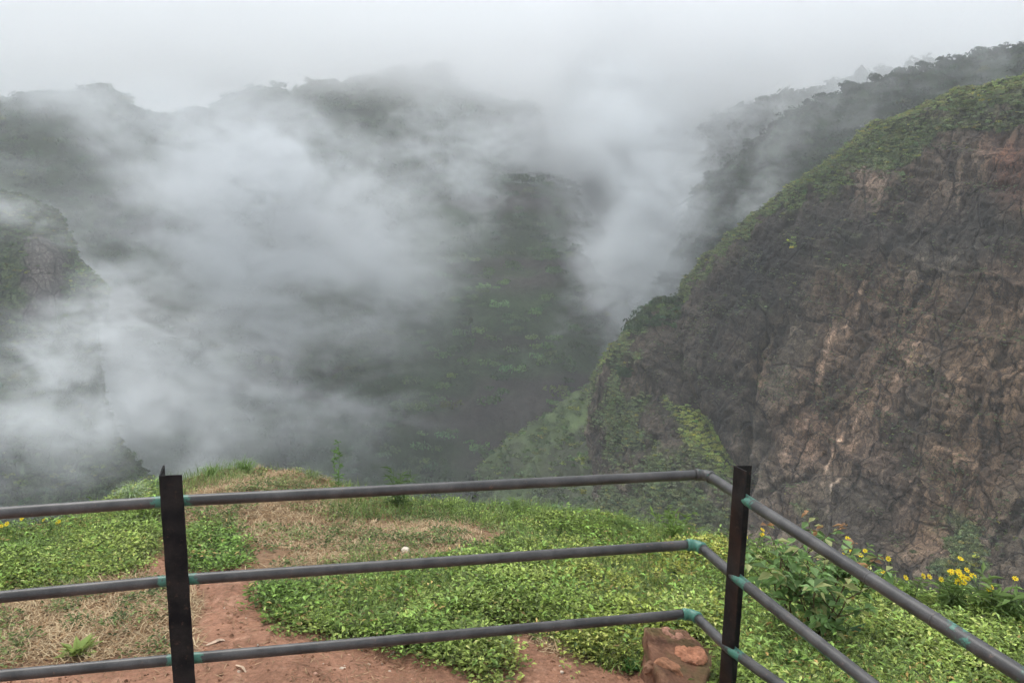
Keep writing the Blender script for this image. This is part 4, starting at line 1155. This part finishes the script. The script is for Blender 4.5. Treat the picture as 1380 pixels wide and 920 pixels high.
# ------------------------------------------------------------------ the railing
def steel(name, kind):
    m_, t = mat_new(name)
    a = N(t, 'ShaderNodeAttribute', attribute_name='tint')       # green paint amount in red channel
    g = N(t, 'ShaderNodeNewGeometry'); co = g.outputs['Position']
    n1 = noise_node(t, 38, 8, .78, co); n2 = noise_node(t, 240, 4, .6, co); n3 = noise_node(t, 9, 5, .6, co)
    base = N(t, 'ShaderNodeMix', data_type='RGBA'); base.inputs[6].default_value = ((0.032, 0.030, 0.029, 1) if kind == 'rail' else (0.006, 0.006, 0.007, 1)); base.inputs[7].default_value = ((0.068, 0.063, 0.060, 1) if kind == 'rail' else (0.022, 0.019, 0.018, 1))
    mr = N(t, 'ShaderNodeMapRange'); mr.inputs[1].default_value = .4; mr.inputs[2].default_value = .62; t.links.new(n3.outputs[0], mr.inputs[0]); t.links.new(mr.outputs[0], base.inputs[0])
    # rust or chipped flecks
    fl = N(t, 'ShaderNodeMapRange'); fl.inputs[1].default_value = .60 if kind == 'rail' else .57; fl.inputs[2].default_value = .70 if kind == 'rail' else .66; t.links.new(n1.outputs[0], fl.inputs[0])
    rust = N(t, 'ShaderNodeMix', data_type='RGBA'); rust.inputs[7].default_value = (0.17, 0.105, 0.075, 1) if kind == 'rail' else (0.055, 0.034, 0.024, 1)
    t.links.new(fl.outputs[0], rust.inputs[0]); t.links.new(base.outputs[2], rust.inputs[6])
    c = mul_col(t, rust.outputs[2], n2.outputs[0], .8, 1.2)
    sep = N(t, 'ShaderNodeSeparateColor'); t.links.new(a.outputs['Color'], sep.inputs[0])
    add = N(t, 'ShaderNodeMath', operation='ADD'); t.links.new(sep.outputs[0], add.inputs[0]); t.links.new(n1.outputs[0], add.inputs[1])
    gm = N(t, 'ShaderNodeMapRange'); gm.inputs[1].default_value = 1.0; gm.inputs[2].default_value = 1.07; t.links.new(add.outputs[0], gm.inputs[0])
    gr = N(t, 'ShaderNodeMix', data_type='RGBA'); gr.inputs[7].default_value = (0.05, 0.16, 0.115, 1)
    t.links.new(gm.outputs[0], gr.inputs[0]); t.links.new(c, gr.inputs[6])
    rb = N(t, 'ShaderNodeMix', data_type='RGBA'); rb.inputs[7].default_value = (0.11, 0.045, 0.02, 1)
    t.links.new(sep.outputs[1], rb.inputs[0]); t.links.new(gr.outputs[2], rb.inputs[6])
    p = N(t, 'ShaderNodeBsdfPrincipled'); p.inputs['Roughness'].default_value = .40 if kind == 'rail' else .7; p.inputs['Metallic'].default_value = 0.0; p.inputs['Specular IOR Level'].default_value = .45 if kind == 'rail' else .12
    b = N(t, 'ShaderNodeBump'); b.inputs['Strength'].default_value = .6; b.inputs['Distance'].default_value = .0015 if kind == 'rail' else .003
    t.links.new(n1.outputs[0], b.inputs['Height']); o = N(t, 'ShaderNodeOutputMaterial')
    t.links.new(rb.outputs[2], p.inputs['Base Color']); t.links.new(b.outputs[0], p.inputs['Normal']); t.links.new(p.outputs[0], o.inputs[0])
    return m_
M_rail = steel('painted_steel_rail', 'rail'); M_post = steel('black_painted_angle_iron', 'post')
PL = np.array([(-1.745, 2.626), (-1.194, 2.782), (0.813, 3.265), (0.894, 2.974), (1.105, 2.189)])
def plan_t(t): return PL[3] + (PL[4] - PL[3]) * t
rail_px = [dict(a=(0, 691), b=(230, 675), e=(952, 639), c=(1000, 670), f=(1380, 911), tf=1.548),
           dict(a=(0, 804), b=(240, 781), e=(940, 733), c=(990, 776), f=(1100, 863), tf=.63),
           dict(a=(0, 910), b=(250, 887), e=(934, 826), c=(982, 873), f=(1010, 893), tf=.159)]
root = empty('metal_railing', (PL[2][0], PL[2][1], 0), 'pipe railing of three brown grey rails with green paint patches on black iron posts', 'railing')
RO = np.array(root.location)
RP = 0.0208
LOCS = []
def put_on(px, py, xy):
    """height from the pixel at a plan position: follow the pixel's ray to that depth"""
    d = ray(px, py); t = xy[1] / d[1]; return CAMP + d * t
def dens(pts, step=.03):
    out_ = [np.array(pts[0])]
    for a, b in zip(pts[:-1], pts[1:]):
        a = np.array(a); b = np.array(b); n = max(1, int(np.linalg.norm(b - a) / step))
        for i in range(1, n + 1): out_.append(a + (b - a) * i / n)
    return np.array(out_)
for k, rpx in enumerate(rail_px):
    A = put_on(*rpx['a'], PL[0]); B = put_on(*rpx['b'], PL[1]); E_ = put_on(*rpx['e'], PL[2]); Cc = put_on(*rpx['c'], PL[3])
    Fx = put_on(*rpx['f'], plan_t(rpx['tf']))
    A2 = A + (A - B) * 2.1; A2[2] = A[2]
    F2 = Cc + (Fx - Cc) * (2.7 / rpx['tf'])
    LOCS.append((A2, B, E_, Cc, F2))
    u1 = (B - E_) / np.linalg.norm(B - E_); u2 = (Cc - E_) / np.linalg.norm(Cc - E_)
    s1, s2 = E_ + u1 * .042, E_ + u2 * .042
    # left run, from beyond the left edge to the elbow
    pts = dens([A2, A, B, s1]); V, Fq = tube(pts, RP, 20)
    gq = np.zeros(len(V))
    dB = np.linalg.norm(V - B, axis=1); dE = np.linalg.norm(V - E_, axis=1)
    gq = np.maximum(gq, sstep(.12, .045, dB) * .66) if k < 3 else gq
    low = sstep(.012, -.018, (V - (V @ np.array([0, 0, 0]))[:, None])[:, 2] - np.interp(V[:, 0], pts[:, 0], pts[:, 2]))
    gq = np.maximum(gq, sstep(.30, .05, dB) * low * .55)
    gq = np.maximum(gq, sstep(.28, .03, dE) * (.35 + .3 * low) * (0 if k == 0 else 1))
    col = np.stack([gq, 0 * gq, 0 * gq], -1)
    mb = MB(); mb.add(V, Fq, col); mb.build('rail', M_rail, root, True, RO)
    # right run, from elbow through the post and on towards the camera
    pts = dens([s2, Cc, Fx, F2]); V, Fq = tube(pts, RP, 22); pr = proj(V)[0]
    dC = np.linalg.norm(V - (Cc + (Fx - Cc) / np.linalg.norm(Fx - Cc) * .055), axis=1)
    low = sstep(.010, -.015, V[:, 2] - np.interp(-V[:, 1], -pts[:, 1], pts[:, 2]))
    gq = sstep(.11, .03, dC) * .60
    if k > 0: gq = np.maximum(gq, sstep(.10, .0, np.linalg.norm(V - s2, axis=1)) * .35)
    if k == 1: gq = np.maximum(gq, sstep(1045, 1075, pr) * (.22 + low * .42) * (pr < 5000))
    if k == 0:
        gq = np.maximum(gq, sstep(40, 14, np.abs(pr - 1290)) * .52); gq = np.maximum(gq, sstep(30, 12, np.abs(pr - 1385)) * .5)
    if k == 2: gq = np.maximum(gq, low * .4)
    mb = MB(); mb.add(V, Fq, np.stack([gq, 0 * gq, 0 * gq], -1)); mb.build('rail', M_rail, root, True, RO)
    # welded elbow: thicker sleeve with two weld beads
    tt = np.linspace(0, 1, 9)[:, None]
    p = (1 - tt) ** 2 * (E_ + u1 * .05) + 2 * tt * (1 - tt) * E_ + tt ** 2 * (E_ + u2 * .05)
    V, Fq = tube(p, [RP + .0022, RP + .0055, RP + .0030, RP + .0028, RP + .0028, RP + .0028, RP + .0030, RP + .0055, RP + .0022], 22)
    gq = np.full(len(V), .42 if k == 0 else .78)
    gq = gq + .25 * fbm(V, 30, 2, 3 + k)
    mb = MB(); mb.add(V, Fq, np.stack([gq, 0 * gq, 0 * gq], -1)); o = mb.build('elbow', M_rail, root, True, RO)
    if k: o['label'] = 'elbow coated in green paint'
# hairline weld ring on the top slanting rail
Pm = LOCS[0][3] + (LOCS[0][4] - LOCS[0][3]) * .0
for px_ in (1172, 1260):
    best = min(np.linspace(0, 1, 400), key=lambda t: abs(proj(LOCS[0][3] + (LOCS[0][4] - LOCS[0][3]) * t)[0] - px_))
    c0 = LOCS[0][3] + (LOCS[0][4] - LOCS[0][3]) * best; dv = LOCS[0][4] - LOCS[0][3]; dv /= np.linalg.norm(dv)
    V, Fq = tube([c0 - dv * .004, c0 - dv * .002, c0 + dv * .002, c0 + dv * .004], [RP, RP + .0012, RP + .0012, RP], 22, False)
    mb = MB(); mb.add(V, Fq, (.1, 0, 0)); mb.build('weld_seam', M_rail, root, True, RO)

def angle_post(corner_top, corner_bot, d1, d2, wdt, th, tops, green_z, kind):
    """L profile: flanges along d1 and d2 from the corner; tops = extra height at the ends"""
    ct = np.array(corner_top); cb = np.array(corner_bot)
    d1 = np.array(d1) / np.linalg.norm(d1); d2 = np.array(d2) / np.linalg.norm(d2)
    prof = [0 * d1, d1 * wdt, d1 * wdt + d2 * th, d1 * th + d2 * th, d1 * th + d2 * wdt, d2 * wdt]
    n = 60; V = []
    for i in range(n + 1):
        f = i / n; c0 = ct + (cb - ct) * f
        for j, q in enumerate(prof):
            p = c0 + np.array([q[0], q[1], 0]) * 1.0
            if f == 0: p[2] += tops[j]
            V.append(p)
    V = np.array(V); V[:, :2] += (fbm(V, 20, 3, 7)[:, None] * .0012)
    Fq = []
    for i in range(n):
        for j in range(6):
            a = i * 6 + j; b = i * 6 + (j + 1) % 6; Fq.append((a, b, b + 6, a + 6))
    Fq += [(0, 1, 2, 3), (0, 3, 4, 5), (n * 6 + 3, n * 6 + 2, n * 6 + 1, n * 6), (n * 6 + 5, n * 6 + 4, n * 6 + 3, n * 6)]
    g_ = np.zeros(len(V)); ru = np.zeros(len(V))
    for z in green_z: g_ = np.maximum(g_, sstep(.05, .02, np.abs(V[:, 2] - z)) * .36)
    if kind == 'right': 
        jj = np.tile(np.arange(6), n + 1); ru = np.where((jj == 0) | (jj == 1), .20, 0) * sstep(-.2, .4, fbm(V, 9, 4, 9))
    mb = MB(); mb.add(V, Fq, np.stack([g_, ru, 0 * g_], -1))
    return mb.build('post', M_post, root, False, RO)
# left post: flat flange towards us, in front of the rails; second flange at its left edge, going back
B0, B2 = LOCS[0][1], LOCS[2][1]
rdir = (LOCS[0][2] - LOCS[0][1])[:2]; rdir /= np.linalg.norm(rdir); ndir = np.array([-rdir[1], rdir[0]])      # ndir points away from the camera
Wp = .076
def vert_at(px_top, py_top, px_bot, py_bot, y_top, off=0):
    a = at_y(px_top, py_top, y_top); b = at_y(px_bot, py_bot, y_top); return a, b
yl = PL[1][1] - RP - .036
ct = at_y(214, 641, yl); cb = at_y(233, 918, yl); cb = ct + (cb - ct) * ((ct[2] + .15) / (ct[2] - cb[2])); 
angle_post(ct, cb, np.array([rdir[0], rdir[1], 0]), np.array([ndir[0], ndir[1], 0]), Wp, .006, (0.0, 0, 0, 0.0, .016, .016), [], 'left')
# corner post: open side towards us, rails run through it
rd = (LOCS[0][4] - LOCS[0][3])[:2]; rd /= np.linalg.norm(rd)
yr = 2.99
ct = at_y(989, 627, yr); cb = at_y(969, 918, yr); cb = ct + (cb - ct) * ((ct[2] + .15) / (ct[2] - cb[2]))
angle_post(ct, cb, np.array([0.42, -.9, 0]), np.array([1, .12, 0]), .068, .006, (0, -.004, -.004, 0, 0, 0), [LOCS[j][3][2] for j in range(3)], 'right')
# posts that carry the two ends, outside the picture
for (Pe, dd) in ((LOCS[0][0], rdir), (LOCS[0][4], rd)):
    e = np.array([Pe[0], Pe[1], Pe[2] + .10]); b = np.array([Pe[0], Pe[1], -.15])
    nd = np.array([-dd[1], dd[0]]); 
    angle_post(e - np.append(nd * .03, 0), b - np.append(nd * .03, 0), np.append(dd, 0), np.append(nd, 0), .07, .006, (0,) * 6, [], 'end')


# ------------------------------------------------------------------ air: even haze, and the mist banks in the valley
def vol_mat(name, dens, blob=None):
    m_, t = mat_new(name)
    pv = N(t, 'ShaderNodeVolumePrincipled'); pv.inputs['Color'].default_value = (0.965, 0.982, 0.993, 1); pv.inputs['Anisotropy'].default_value = 0.15
    pv.inputs['Density'].default_value = dens
    o = N(t, 'ShaderNodeOutputMaterial'); t.links.new(pv.outputs[0], o.inputs['Volume'])
    if blob:
        tc = N(t, 'ShaderNodeTexCoord'); g = N(t, 'ShaderNodeNewGeometry')
        ln = N(t, 'ShaderNodeVectorMath', operation='LENGTH'); t.links.new(tc.outputs['Object'], ln.inputs[0])
        mr = N(t, 'ShaderNodeMapRange', interpolation_type='SMOOTHSTEP'); mr.inputs[1].default_value = 1.0; mr.inputs[2].default_value = blob.get('core', .1); t.links.new(ln.outputs['Value'], mr.inputs[0])
        off = N(t, 'ShaderNodeVectorMath', operation='ADD'); off.inputs[1].default_value = (blob['seed'] * 37.0, 11.0 * blob['seed'], 5.0)
        mpp = N(t, 'ShaderNodeMapping'); mpp.inputs['Rotation'].default_value = (0, .95 - blob['seed'] * .23 % .5, 0); mpp.inputs['Scale'].default_value = (.85, .8, 1.35)
        t.links.new(g.outputs['Position'], mpp.inputs['Vector']); t.links.new(mpp.outputs[0], off.inputs[0])
        n = N(t, 'ShaderNodeTexNoise'); n.inputs['Scale'].default_value = blob['scale']; n.inputs['Detail'].default_value = blob.get('detail', 4); n.inputs['Roughness'].default_value = .6; n.inputs['Distortion'].default_value = blob.get('dist', .6)
        t.links.new(off.outputs[0], n.inputs['Vector'])
        # (noise-0.5)*k + falloff - bias
        a = N(t, 'ShaderNodeMath', operation='MULTIPLY_ADD'); a.inputs[1].default_value = blob.get('k', 5.0); a.inputs[2].default_value = -.5 * blob.get('k', 5.0) - blob.get('bias', .45); t.links.new(n.outputs[0], a.inputs[0])
        b = N(t, 'ShaderNodeMath', operation='ADD', use_clamp=True); t.links.new(a.outputs[0], b.inputs[0]); b.inputs[1].default_value = blob.get('fill', .55)
        n2 = N(t, 'ShaderNodeTexNoise'); n2.inputs['Scale'].default_value = blob['scale'] * 4.2; n2.inputs['Detail'].default_value = 3; n2.inputs['Roughness'].default_value = .62; n2.inputs['Distortion'].default_value = 1.2
        t.links.new(off.outputs[0], n2.inputs['Vector'])
        m2 = N(t, 'ShaderNodeMapRange'); m2.inputs[1].default_value = .36; m2.inputs[2].default_value = .64; m2.inputs[3].default_value = .12; m2.inputs[4].default_value = 1.9; t.links.new(n2.outputs[0], m2.inputs[0])
        e = N(t, 'ShaderNodeMath', operation='MULTIPLY'); t.links.new(mr.outputs[0], e.inputs[0]); t.links.new(m2.outputs[0], e.inputs[1])
        c = N(t, 'ShaderNodeMath', operation='MULTIPLY'); t.links.new(b.outputs[0], c.inputs[0]); t.links.new(e.outputs[0], c.inputs[1])
        d = N(t, 'ShaderNodeMath', operation='MULTIPLY'); d.inputs[1].default_value = dens; t.links.new(c.outputs[0], d.inputs[0])
        t.links.new(d.outputs[0], pv.inputs['Density'])
        m_.cycles.volume_step_rate = blob.get('step', .55)
    return m_
def box(name, lo, hi, mat):
    V = [(x, y, z) for x in (lo[0], hi[0]) for y in (lo[1], hi[1]) for z in (lo[2], hi[2])]
    Fq = [(0, 1, 3, 2), (4, 6, 7, 5), (0, 4, 5, 1), (2, 3, 7, 6), (0, 2, 6, 4), (1, 5, 7, 3)]
    return link(name, py_mesh(name, V, Fq, False), mat)
tag(box('haze', (-1230, -930, -212), (1230, 1530, 165), vol_mat('haze_air', 0.00065)), 'thin grey haze filling the whole valley', 'haze', None, 'stuff')

def mist(px, py, d, rx, ry, dz, dens, seed, scale=0.02, rot=0.0, label='', **k):
    """ellipsoid bank of mist centred at that place; rx, ry, dz half sizes in metres"""
    bm = bmesh.new(); bmesh.ops.create_icosphere(bm, subdivisions=3, radius=1.03)
    me = bpy.data.meshes.new('mist'); bm.to_mesh(me); bm.free()
    b = dict(scale=scale, seed=seed, **k)
    o = link('mist', me, vol_mat('mist_bank', dens, b))
    o.location = tuple(at(px, py, d)); o.scale = (rx, dz, ry); o.rotation_euler = (0, rot, -math.atan2(px - 690, F0))
    tag(o, label, 'mist', None, 'stuff'); return o
R_ = math.radians
MISTS = [
 # px, py, depth, rx, ry, dz, density, seed, noise scale, rot
 (380, 300, 235, 70, 42, 45, .13, 1, .022, R_(20), 'bright dense mist bank rising in the middle of the valley', .68),
 (290, 430, 215, 90, 50, 40, .090, 2, .022, R_(-20), 'mist bank rolling down left of centre', .62),
 (170, 560, 170, 80, 30, 30, .070, 3, .026, R_(-10), 'mist drifting low over the valley at left', .62),
 (-5, 325, 135, 22, 19, 14, .06, 4, .050, R_(20), 'wisp of mist in front of the left rock outcrop'),
 (90, 500, 122, 34, 15, 15, .085, 16, .038, R_(-12), 'mist spilling over the foot of the left rock outcrop', .7),
 (70, 620, 108, 40, 14, 15, .085, 17, .035, 0, 'grey mist pooling below the left outcrop', .7),
 (620, 225, 260, 52, 36, 32, .075, 6, .030, R_(-25), 'torn plume of mist rising at the centre'),
 (900, 260, 205, 20, 32, 14, .075, 18, .045, R_(20), 'mist clinging to the wooded slope left of the cliff'),
 (165, 450, 150, 22, 18, 14, .10, 19, .045, 0, 'mist rising right of the left outcrop shoulder'),
 (850, 300, 285, 36, 100, 34, .14, 7, .022, R_(-8), 'column of mist in the ravine beside the cliff', .85),
 (850, 180, 320, 80, 52, 42, .15, 8, .018, 0, 'cloud standing over the head of the ravine', .85),
 (440, 350, 235, 58, 40, 32, .055, 9, .028, 0, 'thin mist veiling the central spur'),
 (800, 500, 245, 22, 62, 24, .065, 10, .035, R_(10), 'thin mist in the lower ravine'),
 (975, 255, 190, 24, 19, 12, .080, 11, .050, R_(-30), 'wisps of mist over the wooded ridge left of the cliff crest'),
 (480, 140, 330, 160, 24, 40, .035, 12, .022, 0, 'mist thinning over the top of the far forest'),
 (130, 160, 290, 110, 30, 36, .035, 13, .024, 0, 'faint mist over the upper left forest'),
 (420, 570, 190, 56, 30, 26, .045, 14, .035, 0, 'faint mist over the lower centre of the valley'),
 (852, 300, 208, 22, 52, 18, .12, 22, .028, R_(-6), 'white plume rising out of the gorge beside the cliff', .8),
 (860, 190, 212, 30, 22, 20, .10, 23, .030, R_(20), 'top of the white plume melting into the cloud', .75),
 (60, 128, 262, 80, 11, 20, .075, 24, .028, 0, 'soft mist hiding the rim of the upper left forest', .8),
 (1190, 120, 150, 44, 13, 13, .040, 20, .05, R_(-15), 'thin mist veiling the wooded ridge behind the cliff crest', .8),
 (118, 500, 138, 16, 19, 9, .24, 21, .045, R_(10), 'mist hiding the flank below the left outcrop', .75),
 (1010, 120, 255, 62, 26, 26, .070, 15, .026, 0, 'mist eating into the upper right ridge'),
]
for a in MISTS: mist(*a[:8], scale=a[8], rot=a[9], label=a[10], fill=a[11] if len(a) > 11 else .55)

# low cloud deck over the rims
V = []
m_, t = mat_new('cloud_deck')
pv = N(t, 'ShaderNodeVolumePrincipled'); pv.inputs['Color'].default_value = (0.98, 0.987, 0.995, 1); pv.inputs['Anisotropy'].default_value = .3
g = N(t, 'ShaderNodeNewGeometry'); sep = N(t, 'ShaderNodeSeparateXYZ'); t.links.new(g.outputs['Position'], sep.inputs[0])
n = noise_node(t, .012, 3, .55, g.outputs['Position'], .4)
mz = N(t, 'ShaderNodeMath', operation='MULTIPLY_ADD'); mz.inputs[1].default_value = 60; t.links.new(n.outputs[0], mz.inputs[0]); t.links.new(sep.outputs[2], mz.inputs[2])
mr = N(t, 'ShaderNodeMapRange', interpolation_type='SMOOTHSTEP'); mr.inputs[1].default_value = 46 + 30; mr.inputs[2].default_value = 78 + 30; mr.inputs[4].default_value = .020; t.links.new(mz.outputs[0], mr.inputs[0])
t.links.new(mr.outputs[0], pv.inputs['Density']); o_ = N(t, 'ShaderNodeOutputMaterial'); t.links.new(pv.outputs[0], o_.inputs['Volume'])
m_.cycles.volume_step_rate = .8
tag(box('mist', (-900, 235, 40), (900, 1300, 112), m_), 'low cloud deck swallowing the top of the far valley rim', 'mist', None, 'stuff')
